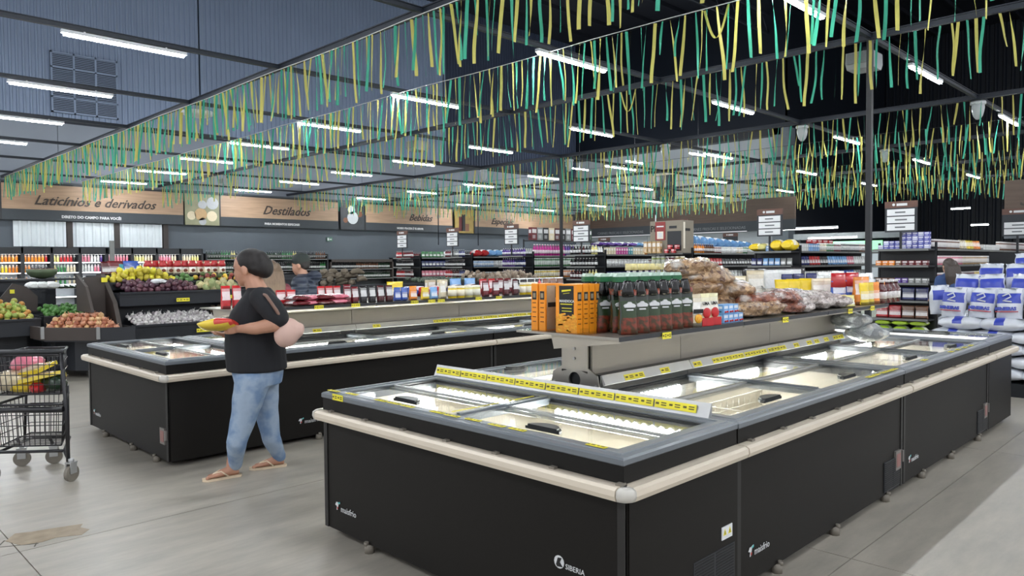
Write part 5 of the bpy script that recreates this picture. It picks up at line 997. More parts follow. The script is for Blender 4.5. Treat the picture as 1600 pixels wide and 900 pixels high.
# bags along the very top of the stand
for i, (px, c, kind, s) in enumerate(((170, 'maroon', 'snack_pack', 1.25), (181, 'dark_red', 'snack_pack', 1.3), (196, 'teal', 'snack_pack', 1.0), (205, 'blue', 'snack_pack', 1.3), (212, 'blue', 'pouch', 1.)) ):
    y = 13.3; put(kind, (xat(px, y), y, 1.472), .1, c, '%s bag with white picture on the stand top, %s from the left' % (c.replace('_', ' '), ORD[i]), None, (s, 1, s*.9), .1)
M_pasta = mat('pasta_print', rgb(206, 184, 150), .3, nz=.4, ns=40, coat=.5)
for i in range(11):
    y = 13.25+.1*(i % 2); px = 232+i*11.5; o = put('sack', (xat(px, y), y, 1.472), rnd.uniform(-.2, .2), 'cream', 'cream food sack with red knotted top, %s from left on the stand top' % ORD[i], 'red topped cream sacks on the produce stand', (.72, .9, .72), .1)
    obj('red_top', MB().loft([[(a_*math.cos(a), b_*math.sin(a), z) for a in [2*PI*q/10 for q in range(10)]] for (a_, b_, z) in ((.1, .05, .18), (.105, .05, .24), (.07, .03, .29), (.09, .05, .33))]), mat('red_film', rgb(190, 44, 48), .3, coat=.4), o); obj('picture', MB().ball((0, -.045, .09), (.05, .012, .045), 10, 6), mat('brown_bean_print', rgb(120, 60, 40), .4), o)
# onion stand further left
t = thing('produce_stand', 'dark angled produce bin heaped with onions at the left', 'produce stand', (0, 0, 0))
front = [(2.68, 12.6), (2.72, 12.1), (3.25, 11.45), (3.66, 11.2)]
mb = MB()
for (a, b_) in zip(front[:-1], front[1:]):
    d = Vector((b_[0]-a[0], b_[1]-a[1])).normalized(); q = Vector((-d.y, d.x))*.03
    mb = MB().prism([(a[0], a[1]), (b_[0], b_[1]), (b_[0]+q.x, b_[1]+q.y), (a[0]+q.x, a[1]+q.y)], .58, .76)
    obj('front_board', mb, M_wedge if a[0] < 3 else M_bin, t)
for p_ in ((2.72, 12.1), (3.25, 11.45)): obj('chrome_joint', MB().box(p_[0]-.02, p_[1]-.03, .6, p_[0]+.02, p_[1]+.01, .77), M_alu, t)
obj('tray', MB().prism([(2.72, 12.6), (2.74, 12.1), (3.25, 11.5), (3.66, 11.25), (3.66, 12.9), (2.9, 12.9)], .56, .6), M_bin, t); obj('cabinet', MB().prism([(2.9, 12.6), (3.1, 12.0), (3.6, 11.6), (3.66, 12.9), (2.95, 12.9)], .12, .56), M_bin, t)
for p_ in ((2.85, 12.2), (3.3, 11.65)): obj('leg', MB().box(p_[0], p_[1], 0, p_[0]+.05, p_[1]+.05, .56), M_bin, t)
if not onion.materials: onion.materials.append(M_on)
k = 0
for l in range(5):
    for i in range(14):
        for j in range(15):
            x = 2.76+i*.072+(l % 2)*.03; y = 11.2+j*.085+(l % 2)*.04
            # inside the five-sided bin, and inside the cone of this layer
            lo = 12.1-(x-2.74)*(.6/.51) if x < 3.25 else 11.5-(x-3.25)*.6
            e = .05+l*.09
            if y < lo+e or y > 12.45-l*.05 or x < 2.76+l*.05 or x > 3.6-l*.04: continue
            if l > 0 and y > lo+e+.35: 
                pass
            if rnd.random() < .12: continue
            c = rnd.choice((rgb(186, 126, 96), rgb(168, 104, 78), rgb(200, 142, 110), rgb(214, 176, 128)))
            tag(obj('onion', onion, None, None, (x+rnd.uniform(-.01, .01), y+rnd.uniform(-.01, .01), .7+l*.052), rot=(rnd.uniform(-1, 1), rnd.uniform(-1, 1), 0), scale=rnd.uniform(.85, 1.1), color=c), 'brown onion heaped in the angled bin', 'onion', 'onions heaped in the angled bin'); k += 1
# left tiered stand with limes, melon and packs
t = thing('produce_stand', 'dark tiered stand at the left edge with mangoes, limes and a cut melon', 'produce stand', (0, 0, 0))
binbox(t, 1.2, 3.35, 13.8, 14.5, .62, .85); binbox(t, 1.2, 3.3, 14.4, 15.0, 1.0, 1.22); obj('cabinet', MB().box(1.3, 14.1, .1, 3.3, 15.0, .62).box(1.2, 14.7, .62, 3.3, 15.0, 1.0).box(1.2, 15.0, .1, 3.6, 15.08, 1.4).box(1.2, 14.9, 1.38, 6.0, 15.6, 1.41), M_bin, t)
w_ = thing('stand_divider', 'brown peaked board at the left end stand', 'divider', (0, 0, 0)); Y0 = 13.9
obj('board', MB().prism([(2.55, .9), (2.58, 1.12), (2.76, 1.36), (2.95, 1.3), (3.1, 1.14), (3.1, .9)], Y0+.1, Y0+.14, 'y'), M_wedge, w_); obj('price_tag', MB().box(2.72, Y0+.08, 1.2, 2.78, Y0+.1, 1.26), M_yel, w_)
pile('green_lime', lime, M_cit, 3.0, 3.7, 13.1, 13.6, .86, .96, .075, [(rgb(70, 120, 50), 'green')], '%s lime in the small bin behind the onions', 'lime', 'limes behind the onions', 2, r=.035)
pile('mango', apple, M_cit, 1.3, 2.75, 12.7, 13.4, .84, 1.06, .09, [(rgb(150, 170, 80), 'green'), (rgb(176, 176, 84), 'yellow-green'), (rgb(196, 140, 70), 'orange blushed')], '%s mango in the bin at the left edge', 'mango', 'mangoes at the left edge', 2, r=.04)
t2 = thing('produce_bin', 'low dark bin of mangoes at the left edge behind the trolley', 'bin', (0, 0, 0)); binbox(t2, 1.2, 2.82, 12.6, 13.5, .62, .86); obj('base', MB().box(1.3, 12.9, 0, 2.7, 13.4, .62), M_bin, t2); binbox(t2, 2.95, 3.75, 13.0, 13.7, .68, .86, 'side_bin'); obj('base', MB().box(3.05, 13.2, 0, 3.6, 13.6, .68), M_bin, t2)
for i in range(8): put('tissue', (1.9+.16*(i % 4), 14.5+.2*(i//4), 1.24+.1*(i//4)), .3, 'light_blue', 'light blue packet on the tiered stand at the left edge', 'light blue packets at the left edge', (.5, .5, .45), .4)
for i, px in enumerate((52, 66, 80)): o = put('tissue', (xat(px, 14.5), 14.5, 1.24), .2, 'white', 'white wrapped pack with dark print on left stand, %s of three' % ORD[i], 'white packs on left stand', (.75, .6, .6), .1)
for i, px in enumerate((96, 104, 112, 120)): put('pack', (xat(px, 14.6), 14.6, 1.24), 1.4, 'dark_green', 'grey-green tray of leaves on left stand, %s from left' % ORD[i], 'trays of leaves on left stand', (1, .8, 1.0), .1)
for i in range(6): tag(obj('banana', MB().tube([(0, 0, 0), (.06, 0, .03), (.12, 0, .03), (.17, 0, 0)], [.012, .022, .022, .01], 7), mat('banana_skin', rgb(214, 186, 60), .5), None, (xat(132+i*2.2, 14.5), 14.5+.03*i, 1.26+.012*i), .3+.1*i), 'banana in a small hand beside the trays of leaves', 'banana', 'bananas on left stand')
for i in range(7): tag(obj('cabbage', ico('cabbage', .1, .8, 10+i, .5), mat('dark_leaf', rgb(70, 92, 64), .6, nz=.4, ns=15), None, (xat(146+i*5, 14.6), 14.5+.05*(i % 2), 1.3+.04*(i % 2))), 'dark leafy head on the left stand behind the brown wedge', 'cabbage', 'leafy heads on left stand')
ml = thing('melon_half', 'cut watermelon half on top of the left stand', 'melon', (xat(66, 15.2), 15.2, 1.41)); obj('rind', MB().lathe([(.05, .0), (.17, .03), (.235, .1), (.25, .17)], 18), mat('melon_rind', rgb(86, 100, 74), .5, nz=.3, ns=6), ml); obj('flesh', MB().cyl((0, 0, .165), .235, .01, 18), mat('melon_flesh', rgb(190, 140, 128), .4), ml)
# yams and roots behind the left island shelf
for i in range(16):
    px = 505+i*3.6; y = 12.3; me = MB().tube([(0, 0, 0), (.08, .02, .03), (.18, 0, .04), (.28, -.02, 0)], [.03, .06, .055, .02], 8).mesh('yam'); me.materials.append(mat('yam_skin', rgb(108, 98, 84), .8, nz=.35, ns=20, bump=.3))
    tag(obj('yam', me, None, None, (xat(px, y), y+.1*(i % 3), 1.24+.07*((i*7) % 4)), rnd.uniform(-.4, .9)), 'grey-brown yam heaped behind the red rack', 'yam', 'yams heaped behind the red rack')
t = thing('produce_stand', 'dark produce stand with yams and greens behind the left island', 'produce stand', (0, 0, 0)); binbox(t, XB+.1, 13.4, 12.1, 12.8, 1.0, 1.22); obj('cabinet', MB().box(XB+.1, 12.3, 0, 13.4, 12.8, 1.0), M_bin, t)
pile('green_vegetable', apple, M_cit, 9.5, 10.9, 12.2, 12.7, 1.24, 1.3, .1, [(rgb(60, 74, 58), 'dark green')], '%s vegetable right of the yams', 'vegetable', 'dark green vegetables right of the yams', 1, r=.04)
pile('potato', root, M_root, 11.0, 13.2, 12.2, 12.7, 1.24, 1.34, .14, [(rgb(130, 112, 96), 'brown'), (rgb(160, 146, 130), 'pale')], '%s potato left of the yellow bag', 'potato', 'potatoes behind the left island', 2, r=.05)
# ---------------------------------------------------------------- shopping trolley
M_wire = mat('black_powder_coat', rgb(28, 27, 32), .35, coat=.2)
A0 = at(106, 700, 5.62); A0.z = 0
t = thing('shopping_trolley', 'black double basket shopping trolley loaded with groceries', 'trolley', (A0.x, A0.y, 0), math.radians(135+4))       # local x runs left along the picture, local y towards us
def lt(*p): return [Vector(q) for q in p]
DP = -.52; SX = .2                                                      # the far, front end is narrower and shifted left
def cn(u, v, z): f = -v/.52; return (.03+(SX+.02)*f+(u)*(.50-.20*f), v, z)     # u 0..1 across, v 0..DP deep
fr = MB()
fr.tube(lt((0, 0, .15), (.0, 0, .5), (.03, 0, .98)), .015, 8).tube(lt((.56, 0, .15), (.56, 0, .5), (.53, 0, .98)), .015, 8)
for u in (0, 1): fr.tube(lt((.0+.56*u, 0, .17), cn(u, -.05, .22), cn(u, DP, .22)), .012, 8)
fr.tube(lt(cn(0, DP, .22), cn(1, DP, .22)), .012, 6); fr.tube(lt(cn(0, -.05, .22), cn(1, -.05, .22)), .012, 6)
for u in (0, 1): fr.tube(lt(cn(u, DP*.8, .22), cn(u, DP*.9, .66)), .011, 6)
obj('frame', fr, M_wire, t)
def basket(z0, z1, nm):
    b = obj(nm, MB().tube(lt(*[cn(u, v, z1) for (u, v) in ((0, 0), (1, 0), (1, DP), (0, DP), (0, 0))]), .011, 6).tube(lt(*[cn(u, v, z0) for (u, v) in ((0.04, -.02), (.96, -.02), (.96, DP+.03), (.04, DP+.03), (.04, -.02))]), .006, 6), M_wire, t)
    def w_(p, q, r=.003): obj('wire', MB().tube(lt(p, q), r, 5), M_wire, b)
    for v, n in ((0, 12), (DP, 8)):
        for i in range(1, n): w_(cn(i/n, v, z1), cn(.04+.92*i/n, v+(-.02 if v == 0 else .03), z0))
    for u in (0, 1):
        for i in range(1, 9): w_(cn(u, DP*i/9, z1), cn(.04+.92*u, DP*i/9, z0))
    for k in range(1, 4):
        z = z1+(z0-z1)*k/4
        for v in (0, DP): w_(cn(.01, v, z), cn(.99, v, z), .0035)
        for u in (0, 1): w_(cn(u, 0, z), cn(u, DP, z), .0035)
    for i in range(1, 14): w_(cn(.04, DP*i/14, z0), cn(.96, DP*i/14, z0))
    return b
basket(.66, .96, 'upper_basket'); basket(.27, .585, 'lower_basket')
obj('top_bumper', MB().tube(lt((.0, .0, .985), (.56, .0, .985)), .019, 8), M_dk2, t); obj('lower_bumper', MB().tube(lt((.02, .01, .55), (.54, .01, .55)), .022, 8), M_wire, t)
def caster(parent, loc, rz, r=.062):
    c = obj('caster', MB().box(-.03, -.024, r*1.0, .03, -.016, r*2.35).box(-.03, .016, r*1.0, .03, .024, r*2.35).cyl((0, 0, r*2.3), .02, .03, 8).box(-.035, -.026, r*2.25, .035, .026, r*2.4), M_alu, parent, loc, rz)
    obj('wheel', MB().prism([(r*math.cos(a)*f, r+r*math.sin(a)*f) for a in [2*PI*i/20 for i in range(20)] for f in (1,)], -.014, .014, 'y').cyl((0, -.017, r), r*.3, .034, 10, 'y'), M_rubber, c)
iv = Matrix.Rotation(-math.radians(139), 3, 'Z')
for (px, py, rz) in ((112, 752, 1.3), (85, 724, .3), (35, 728, .3)):
    d = ray(px, py); q = d*(-CAMH/d.z); q = iv @ (Vector((q.x, q.y, 0))-Vector((A0.x, A0.y, 0))); q.z = 0; caster(t, q, rz)
    obj('caster_stem', MB().tube(lt((q.x, q.y, .15), (q.x+.01, q.y*.9, .24)), .012, 6), M_wire, t) if q.y < -.1 else None
caster(t, Vector((.56, -.01, 0)), 1.2)
TW = t.matrix_world.copy()
def tl(x, y, z): v = Matrix.Rotation(math.radians(139), 3, 'Z') @ Vector((x, y, z)); return (v.x+A0.x, v.y+A0.y, v.z)
M_tray = mat('yellow_tray_film', rgb(232, 206, 48), .2, nz=.1, coat=.7); M_meat = mat('pale_chicken', rgb(206, 186, 160), .35, nz=.2, ns=20, coat=.6)
for i, (x, y, z, r, nm) in enumerate(((.36, -.2, .74, .4, 'yellow rimmed chicken tray tilted on the load'), (.5, -.25, .80, -.3, 'yellow rimmed tray lying uppermost in the trolley'))):
    o = thing('meat_tray', nm, 'food tray', tl(x*.75, y, z), r); o.rotation_euler = (.25*(-1)**i, .2, math.radians(139)+r); obj('tray', MB().box(-.15, -.1, 0, .15, .1, .03), M_tray, o); obj('meat', MB().ball((0, 0, .03), (.12, .075, .03), 12, 6), M_meat, o)
for i, (x, y, z, w, l, h, c, nm) in enumerate(((.48, -.2, .645, .3, .2, .12, 'yellow', 'yellow net bag of produce at the trolley bottom'), (.3, -.15, .645, .12, .15, .09, 'red', 'red packet at the bottom of the trolley'), (.66, -.2, .66, .28, .25, .16, 'cream', 'pale bag at the left of the trolley'), (.55, -.3, .8, .24, .2, .12, 'pink', 'pale pink plastic bag on top of the trolley load'), (.15, -.2, .645, .16, .2, .14, 'dark_green', 'clear bag of green vegetables at the right of the trolley'))):
    me = crumple(w, l, h, 40+i, .25, (18, 12)); me.materials.append(M_objg); tag(obj('grocery_bag', me, None, None, tl(.1+x*.62, y, z), math.radians(139)+.3*i, color=cc(c)), nm, 'bag')
# ---------------------------------------------------------------- people
def remesh(name, mb, voxel, m, parent, smooth=3):
    me = mb.mesh('tmp'); o = bpy.data.objects.new('tmp', me); COL.objects.link(o)
    r = o.modifiers.new('r', 'REMESH'); r.mode = 'VOXEL'; r.voxel_size = voxel; r.use_smooth_shade = True
    s = o.modifiers.new('s', 'SMOOTH'); s.factor = .5; s.iterations = smooth
    dg_ = bpy.context.evaluated_depsgraph_get(); out = bpy.data.meshes.new_from_object(o.evaluated_get(dg_))
    bpy.data.objects.remove(o); out.name = name; out.materials.clear(); return obj(name, out, m, parent)
def merge(mb, other, M):
    b = len(mb.v); mb.v += [tuple(M @ Vector(v)) for v in other.v]
    for f, mi, s in zip(other.f, other.m, other.s): mb.face([b+i for i in f], mi, s)
def limb(mb, pts, rs, n=12, sub=4):
    P = [Vector(p) for p in pts]; op, orr = [], []
    for i in range(len(P)-1):
        for k in range(sub):
            t = k/sub; op.append(P[i].lerp(P[i+1], t)); s = t*t*(3-2*t); orr.append(rs[i]*(1-s)+rs[i+1]*s)
    op.append(P[-1]); orr.append(rs[-1]); mb.tube(op, orr, n)
    for p, r in zip(P, rs): mb.ball(p, r*.985, 12, 8)
def oval(c, f, s, a, b, n=20, z=0): return [Vector(c)+f*(a*math.cos(2*PI*i/n))+s*(b*math.sin(2*PI*i/n)) for i in range(n)]
def head_mb():
    m = MB()
    m.ball((-.012, 0, .03), (.098, .076, .09), 20, 14)                 # skull
    m.ball((.035, 0, -.02), (.058, .058, .08), 18, 12)                 # face
    m.ball((.05, 0, -.082), (.03, .03, .024), 12, 8)                   # chin
    m.ball((.012, 0, -.065), (.055, .05, .032), 14, 8)                 # jaw
    m.loft([[(.082+x, y, z) for (x, y) in ((-.02, -.012*s), (.004*q, -.008*s), (.012*q, 0), (.004*q, .008*s), (-.02, .012*s))] for (z, s, q) in ((.022, .5, .1), (.0, .9, .8), (-.016, 1.5, 1.7), (-.026, 1.2, .6))])
    m.ball((.083, 0, -.045), (.012, .024, .008), 10, 6); m.ball((.08, 0, -.056), (.012, .02, .008), 10, 6)     # lips
    m.ball((.072, 0, .03), (.018, .045, .01), 12, 6)                   # brow
    for s in (-1, 1): m.ball((-.005, s*.076, -.008), (.02, .012, .032), 10, 8); m.ball((.06, s*.035, -.022), (.02, .018, .018), 10, 6)
    return m
M_skin = mat('skin', rgb(186, 138, 114), .5, nz=.08, ns=12); M_skin2 = mat('lighter_skin', rgb(196, 150, 126), .5, nz=.08, ns=12)
M_hair = mat('dark_hair', rgb(24, 19, 19), .6, nz=.3, ns=60, stretch=(1, 1, .1)); M_eye = mat('eye_dark', rgb(30, 24, 22), .2); M_lip = mat('lip', rgb(150, 84, 76), .4)
def face_bits(t, M):
    for s in (-1, 1):
        m = MB(); mm = MB().ball((.083, s*.032, .008), (.008, .014, .007), 8, 6); merge(m, mm, M); obj('eye', m, M_eye, t)
        m = MB(); mm = MB().tube([(.09, s*.015, .03), (.088, s*.034, .036), (.076, s*.05, .03)], .003, 5); merge(m, mm, M); obj('eyebrow', m, M_hair, t)
    m = MB(); mm = MB().ball((.091, 0, -.05), (.006, .02, .003), 8, 6); merge(m, mm, M); obj('mouth', m, M_lip, t)
LF = -CR.copy(); LF.z = 0; LF.normalize(); FW = Vector((CF.x, CF.y, 0)).normalized(); UP = Vector((0, 0, 1))
def frame(o, f, up=UP):
    f = f.normalized(); s = up.cross(f).normalized(); u = f.cross(s); return Matrix(((f.x, s.x, u.x, o.x), (f.y, s.y, u.y, o.y), (f.z, s.z, u.z, o.z), (0, 0, 0, 1)))
def flo(px, py): d = ray(px, py); q = d*(-CAMH/d.z); return Vector((q.x, q.y, 0))
# the walking woman, facing left
wo = thing('person', 'woman walking left in black t-shirt, blue jeans and sandals, holding a yellow and red packet', 'person', tuple(flo(385, 742)))
inv = Matrix.Translation(-wo.location)
def Q(px, py, D): return at(px, py, D)-wo.location
D0 = 5.72
bd = MB()
Hc = Q(388, 421, D0); HM = frame(Hc, LF*.97+FW*.05-UP*.14) @ Matrix.Scale(1.2, 4); merge(bd, head_mb(), HM)
limb(bd, [Q(392, 430, D0), Q(403, 456, D0)], [.066, .08])
bd.loft([oval(Q(404, 458, D0), LF, FW, .07, .15), oval(Q(402, 480, D0), LF, FW, .13, .17), oval(Q(400, 530, D0), LF, FW, .17, .17), oval(Q(402, 575, D0), LF, FW, .17, .18)])
# near arm
limb(bd, [Q(414, 474, D0-.17), Q(434, 502, D0-.24), Q(428, 507, D0-.26), Q(400, 513, D0-.27), Q(374, 514, D0-.25)], [.045, .056, .056, .048, .03])
def hand(wr, d, up, out, curl=.9, k=1.0):
    """palm and five bent fingers; d = the way it points, up = back of the hand, out = thumb side"""
    d = d.normalized(); out = (out-d*out.dot(d)).normalized(); up = d.cross(out).normalized()*(1 if d.cross(out).dot(up) > 0 else -1)
    c = wr+d*.045; bd.loft([[wr+d*(.0+.085*q)+out*(.022+.016*min(1, q*2))*math.cos(a)+up*.014*math.sin(a) for a in [2*PI*i/12 for i in range(12)]] for q in (0, .3, .6, 1)])
    for i, (o_, L) in enumerate(((.030, .068), (.011, .076), (-.009, .07), (-.028, .054))):
        b = wr+d*.082+out*o_; a1 = curl*.5; a2 = curl*1.2; a3 = curl*1.7; p1 = b+(d*math.cos(a1)-up*math.sin(a1))*L*.45; p2 = p1+(d*math.cos(a2)-up*math.sin(a2))*L*.32; p3 = p2+(d*math.cos(a3)-up*math.sin(a3))*L*.25
        limb(bd, [b-d*.02, p1, p2, p3], [.0095, .009, .0082, .007], 8, 2)
    b = wr+d*.025+out*.026; limb(bd, [b, b+(d*.6+out*.7-up*.3)*.035, b+(d*1.2+out*.7-up*.7)*.052], [.012, .0105, .008], 8, 2)
hand(Q(374, 514, D0-.25), LF-UP*.05, UP*.3-FW, UP, .9)
# far arm, its hand under the packet
limb(bd, [Q(396, 474, D0+.2), Q(385, 528, D0+.2), Q(365, 527, D0+.08), Q(352, 523, D0-.02)], [.056, .046, .038, .027]); hand(Q(353, 523, D0-.03), LF*1.0+UP*.15, -UP, -FW, 1.2)
# lower legs and feet
fa, ft = flo(366, 745)-wo.location, flo(322, 752)-wo.location; ba, bt = flo(437, 729)-wo.location, flo(394, 734)-wo.location
for (heel, toe, kn, kd) in ((fa, ft, (382, 655), D0-.12), (ba, bt, (420, 645), D0+.13)):
    dr = (toe-heel).normalized(); h = heel+UP*.045; limb(bd, [Q(kn[0], kn[1], kd), heel+UP*.12+dr*.02, heel+UP*.06+dr*.02], [.06, .036, .034])
    sd = UP.cross(dr)
    bd.loft([[heel+dr*x+sd*w_*math.cos(a)+UP*(.018+hh*.5+hh*.5*math.sin(a)) for a in [2*PI*i/12 for i in range(12)]] for (x, w_, hh) in ((-.035, .02, .03), (-.02, .03, .05), (.03, .033, .075), (.09, .04, .055), (.14, .044, .035), (.185, .042, .024))])
    for i in range(5): o_ = sd*(.034-.017*i); bd.ball(heel+dr*(.2-.006*i if i < 4 else .17)+o_+UP*.028, (.016 if i == 0 else .011), 8, 6) 
remesh('body', bd, .0062, M_skin, wo, 4); face_bits(wo, HM)
for (heel, toe) in ((fa, ft), (ba, bt)):
    dr = (toe-heel).normalized(); sd = UP.cross(dr); M = Matrix(((dr.x, sd.x, 0, heel.x), (dr.y, sd.y, 0, heel.y), (0, 0, 1, .001), (0, 0, 0, 1)))
    pts = [(-.05, -.02), (-.055, .01), (-.04, .034), (.05, .036), (.13, .048), (.2, .044), (.232, .01), (.225, -.03), (.14, -.05), (.05, -.036), (-.03, -.034)]
    s = MB(); merge(s, MB().prism(pts, 0, .018), M); so = obj('sandal', s, mat('cream_sandal', rgb(226, 206, 178), .5), wo)
    s = MB(); merge(s, MB().tube([(.175, .012, .022), (.15, .01, .05), (.1, .03, .062), (.05, .045, .02)], .006, 6).tube([(.15, .01, .05), (.1, -.02, .062), (.05, -.042, .02)], .006, 6), M); obj('strap', s, mat('cream_sandal'), so)
# hair drawn back into a low bun
hr = MB(); hm = MB().ball((-.026, 0, .04), (.1, .083, .094), 18, 12).ball((-.06, 0, .0), (.06, .07, .06), 14, 10).ball((-.105, 0, .0), (.058, .06, .075), 14, 10).ball((-.09, 0, .05), (.05, .06, .06), 12, 8).ball((-.05, 0, .0), (.05, .08, .04), 12, 8); merge(hr, hm, HM); remesh('hair', hr, .008, M_hair, wo, 4)
# t-shirt
M_tee = mat('black_cotton', rgb(24, 25, 30), .85, nz=.15, ns=6, bump=.3)
tm = MB(); tm.loft([oval(Q(404, 449, D0), LF, FW, .085, .1), oval(Q(406, 457, D0), LF, FW, .1, .17), oval(Q(405, 468, D0), LF, FW, .135, .205), oval(Q(402, 486, D0), LF, FW, .19, .215), oval(Q(398, 510, D0), LF, FW, .215, .215), oval(Q(399, 545, D0), LF, FW, .225, .225), oval(Q(402, 578, D0), LF, FW, .222, .225)])
limb(tm, [Q(408, 466, D0-.16), Q(424, 482, D0-.22), Q(434, 497, D0-.24)], [.088, .09, .084]); limb(tm, [Q(402, 466, D0+.16), Q(394, 490, D0+.2), Q(388, 505, D0+.21)], [.08, .078, .07])
remesh('t_shirt', tm, .011, M_tee, wo, 5)
# jeans
M_jean = mat('washed_denim', rgb(158, 176, 198), .8, nz=.3, ns=7, bump=.5, col2=rgb(112, 138, 172))
jm = MB(); jm.loft([oval(Q(402, 556, D0), LF, FW, .17, .19), oval(Q(403, 580, D0), LF, FW, .19, .2), oval(Q(404, 600, D0), LF, FW, .17, .19)])
limb(jm, [Q(396, 590, D0-.09), Q(388, 622, D0-.1), Q(381, 652, D0-.11), Q(370, 690, D0-.13), fa+UP*.10+LF*-.01], [.135, .118, .096, .076, .054])
limb(jm, [Q(410, 590, D0+.1), Q(413, 618, D0+.11), Q(417, 645, D0+.13), Q(424, 685, D0+.16), ba+UP*.085+LF*.0], [.13, .112, .09, .072, .052])
remesh('jeans', jm, .011, M_jean, wo, 4)
bagm = MB().ball((0, 0, 0), (.1, .07, .115), 18, 12).ball((.06, 0, .05), (.05, .06, .07), 12, 8); bg = MB(); c = Q(449, 520, D0-.2); merge(bg, bagm, Matrix.Translation(c)@Matrix.Rotation(.6, 4, 'Y'))
tag(remesh('handbag', bg, .012, mat('pale_pink_leather', rgb(206, 172, 160), .55), None, 5), 'pale pinkish handbag carried under the walking woman\'s arm', 'handbag').location = wo.location
st = MB().tube([Q(444, 508, D0-.25), Q(432, 485, D0-.32), Q(416, 462, D0-.27), Q(402, 456, D0-.14), Q(412, 470, D0-.12+.1)], .012, 6); hb = bpy.data.objects['handbag']; obj('strap', st, mat('brown_strap', rgb(120, 92, 80), .5), hb)
# the packet she holds
pk = tag(obj('packet', k_pillow(.17, .25, .075, 4, .12, True), None, None), 'yellow and red food packet held in the woman\'s hands', 'packet'); pk.data.materials.clear()
for pl_ in pk.data.polygons: pl_.material_index = 1 if pl_.center.y > .01 and pl_.center.z > .02 else 0
for m_ in (mat('yellow_film', rgb(236, 206, 70), .3, coat=.5), mat('red_film2', rgb(206, 66, 56), .3, coat=.5), M_yel, mat('red_film2')): pk.data.materials.append(m_)
PO = at(341, 511, D0-.28); fr_ = frame(PO, FW*1.0-LF*.1, UP); pk.matrix_world = Matrix.Translation(PO-UP*.02) @ Matrix.Rotation(math.radians(135), 4, 'Z') @ Matrix.Rotation(PI/2, 4, 'Z') @ Matrix.Rotation(.1, 4, 'X') @ Matrix.Rotation(-.35, 4, 'Y')
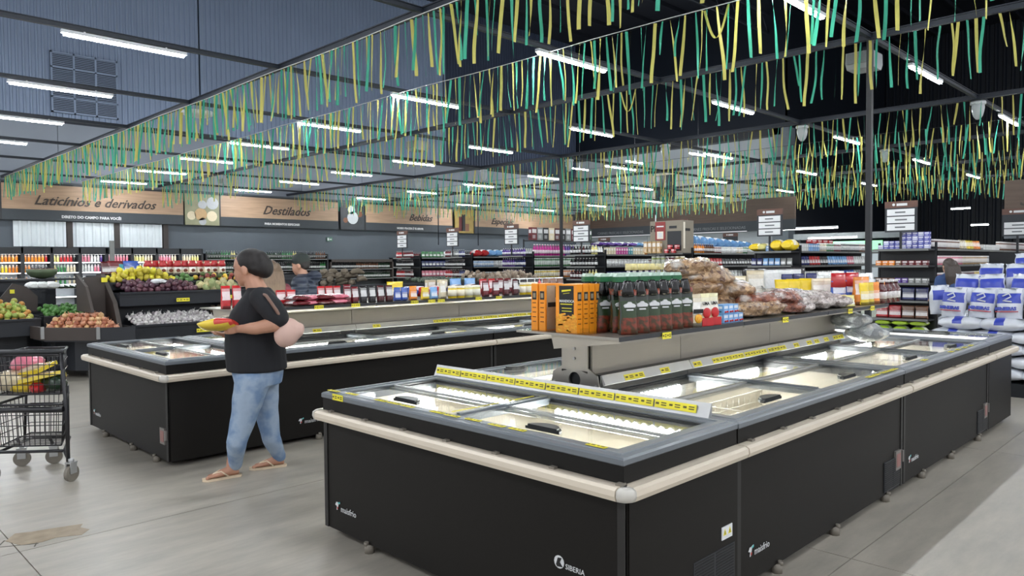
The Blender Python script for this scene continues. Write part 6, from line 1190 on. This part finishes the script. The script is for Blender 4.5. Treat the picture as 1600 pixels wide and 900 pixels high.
# people further back
def standing(label, px, D, H, face, cloth, legs, hair, style, skin=M_skin2, lean=0., wide=1., cap=None, hood=False):
    base = at(px, 450, D); base.z = 0; t = thing('person', label, 'person', tuple(base)); f = face.normalized(); s = UP.cross(f); k = H/1.72
    def P_(x, y, z): return f*(x*k)+s*(y*k)+UP*(z*k)
    b = MB(); hM = frame(P_(.05+lean, 0, 1.59), f-UP*.12) @ Matrix.Scale(1.1, 4); merge(b, head_mb(), hM)
    limb(b, [P_(.03+lean, 0, 1.53), P_(lean*.7, 0, 1.42)], [.06, .075])
    b.loft([oval(P_(lean*.7, 0, 1.4), f, s, .08, .15*wide), oval(P_(lean*.5, 0, 1.25), f, s, .1, .16*wide), oval(P_(0, 0, 1.0), f, s, .1, .14*wide), oval(P_(0, 0, .88), f, s, .11, .15*wide)])
    for q in (-1, 1):
        limb(b, [P_(lean*.6, q*.17*wide, 1.37), P_(.0, q*.22*wide, 1.1), P_(.22, q*.17, 1.02)], [.045, .038, .026])
        w_ = P_(.22, q*.17, 1.02); b.ball(w_+f*.04, (.045, .035, .025), 10, 8)
        for i in range(4): limb(b, [w_+f*.06+s*(.022-.015*i), w_+f*.1+s*(.022-.015*i)-UP*.015, w_+f*.11+s*(.022-.015*i)-UP*.04], [.009, .0085, .007], 6, 1)
        limb(b, [w_+f*.03-s*q*.025, w_+f*.065-s*q*.045], [.011, .009], 6, 1)
        limb(b, [P_(0, q*.09, .88), P_(.02, q*.1, .47), P_(0, q*.1, .08)], [.085, .055, .036]); b.loft([[P_(x, q*.1+.04*math.cos(a), .03+.03*math.sin(a)) for a in [2*PI*i/10 for i in range(10)]] for x in (-.06, .0, .1, .18)])
    remesh('body', b, .0115, skin, t, 3); face_bits(t, hM)
    c = MB(); c.loft([oval(P_(lean*.7, 0, 1.485), f, s, .085, .085*wide), oval(P_(lean*.7, 0, 1.41), f, s, .11, .18*wide), oval(P_(lean*.5, 0, 1.25), f, s, .15*wide, .2*wide), oval(P_(0, 0, 1.05), f, s, .16*wide, .19*wide), oval(P_(0, 0, .86), f, s, .16*wide, .2*wide)])
    for q in (-1, 1): limb(c, [P_(lean*.6, q*.17*wide, 1.37), P_(.0, q*.225*wide, 1.1), P_(.17, q*.18, 1.03)], [.08*wide, .07*wide, .055])
    if hood: c.ball(P_(lean*.6-.12, 0, 1.45), (.09, .12, .08), 14, 10)
    remesh('jacket' if hood else 'top', c, .014, cloth, t, 4)
    l = MB(); l.loft([oval(P_(0, 0, .95), f, s, .13, .17), oval(P_(0, 0, .82), f, s, .13, .17)])
    for q in (-1, 1): limb(l, [P_(0, q*.09, .86), P_(.02, q*.1, .47), P_(0, q*.1, .06)], [.1, .072, .055])
    remesh('trousers', l, .015, legs, t, 3)
    h = MB(); hm = MB().ball((-.026, 0, .04), (.1, .084, .094), 16, 10).ball((-.06, 0, .0), (.055, .075, .06), 12, 8)
    if style == 'long':
        for q in range(7): y = -.07+.023*q; hm.tube([(-.04, y, .08), (-.1, y*1.1, -.02), (-.12, y*1.3, -.16), (-.11, y*1.3, -.34)], [.03, .04, .036, .014], 8)
    merge(h, hm, hM); remesh('hair', h, .011, hair, t, 3)
    if cap:
        h = MB(); hm = MB().ball((-.02, 0, .06), (.108, .09, .09), 18, 12).prism([(.05, -.07), (.17, -.04), (.18, 0), (.17, .04), (.05, .07)], .062, .074); merge(h, hm, hM); remesh('cap', h, .009, cap, t, 2)
    return t
M_puff = bpy.data.materials.new('quilted_navy_jacket'); M_puff.use_nodes = True; N = M_puff.node_tree.nodes; p = N['Principled BSDF']; p.inputs['Base Color'].default_value = (*rgb(44, 52, 68), 1); p.inputs['Roughness'].default_value = .55
wv = N.new('ShaderNodeTexWave'); wv.bands_direction = 'Z'; wv.inputs['Scale'].default_value = 4.2; wv.inputs['Distortion'].default_value = 1; tcn = N.new('ShaderNodeTexCoord'); b_ = N.new('ShaderNodeBump'); b_.inputs['Distance'].default_value = .03; b_.inputs['Strength'].default_value = .8
M_puff.node_tree.links.new(tcn.outputs['Object'], wv.inputs['Vector']); M_puff.node_tree.links.new(wv.outputs['Fac'], b_.inputs['Height']); M_puff.node_tree.links.new(b_.outputs[0], p.inputs['Normal'])
M_trous = mat('dark_trousers', rgb(40, 44, 54), .8)
standing('man in dark cap and quilted navy jacket standing behind the left island', 478, 9.55, 1.74, LF, M_puff, M_trous, M_hair, 'short', cap=mat('dark_green_cap', rgb(38, 46, 44), .8), wide=1.35, lean=.02, hood=True)
standing('woman with long light brown hair, mostly hidden behind the walking woman', 424, 8.9, 1.66, LF*.6+FW*.8, mat('maroon_top', rgb(110, 50, 60), .8), M_trous, mat('light_brown_hair', rgb(104, 86, 70), .5, nz=.3, ns=60, stretch=(1, 1, .1)), 'long')
standing('person with dark brown hair and blue top by the right shelving, behind the sacks', 1484, 12.3, 1.62, FW, mat('blue_top', rgb(50, 74, 120), .8), M_trous, mat('brown_hair', rgb(60, 50, 44), .5, nz=.3, ns=60), 'long')
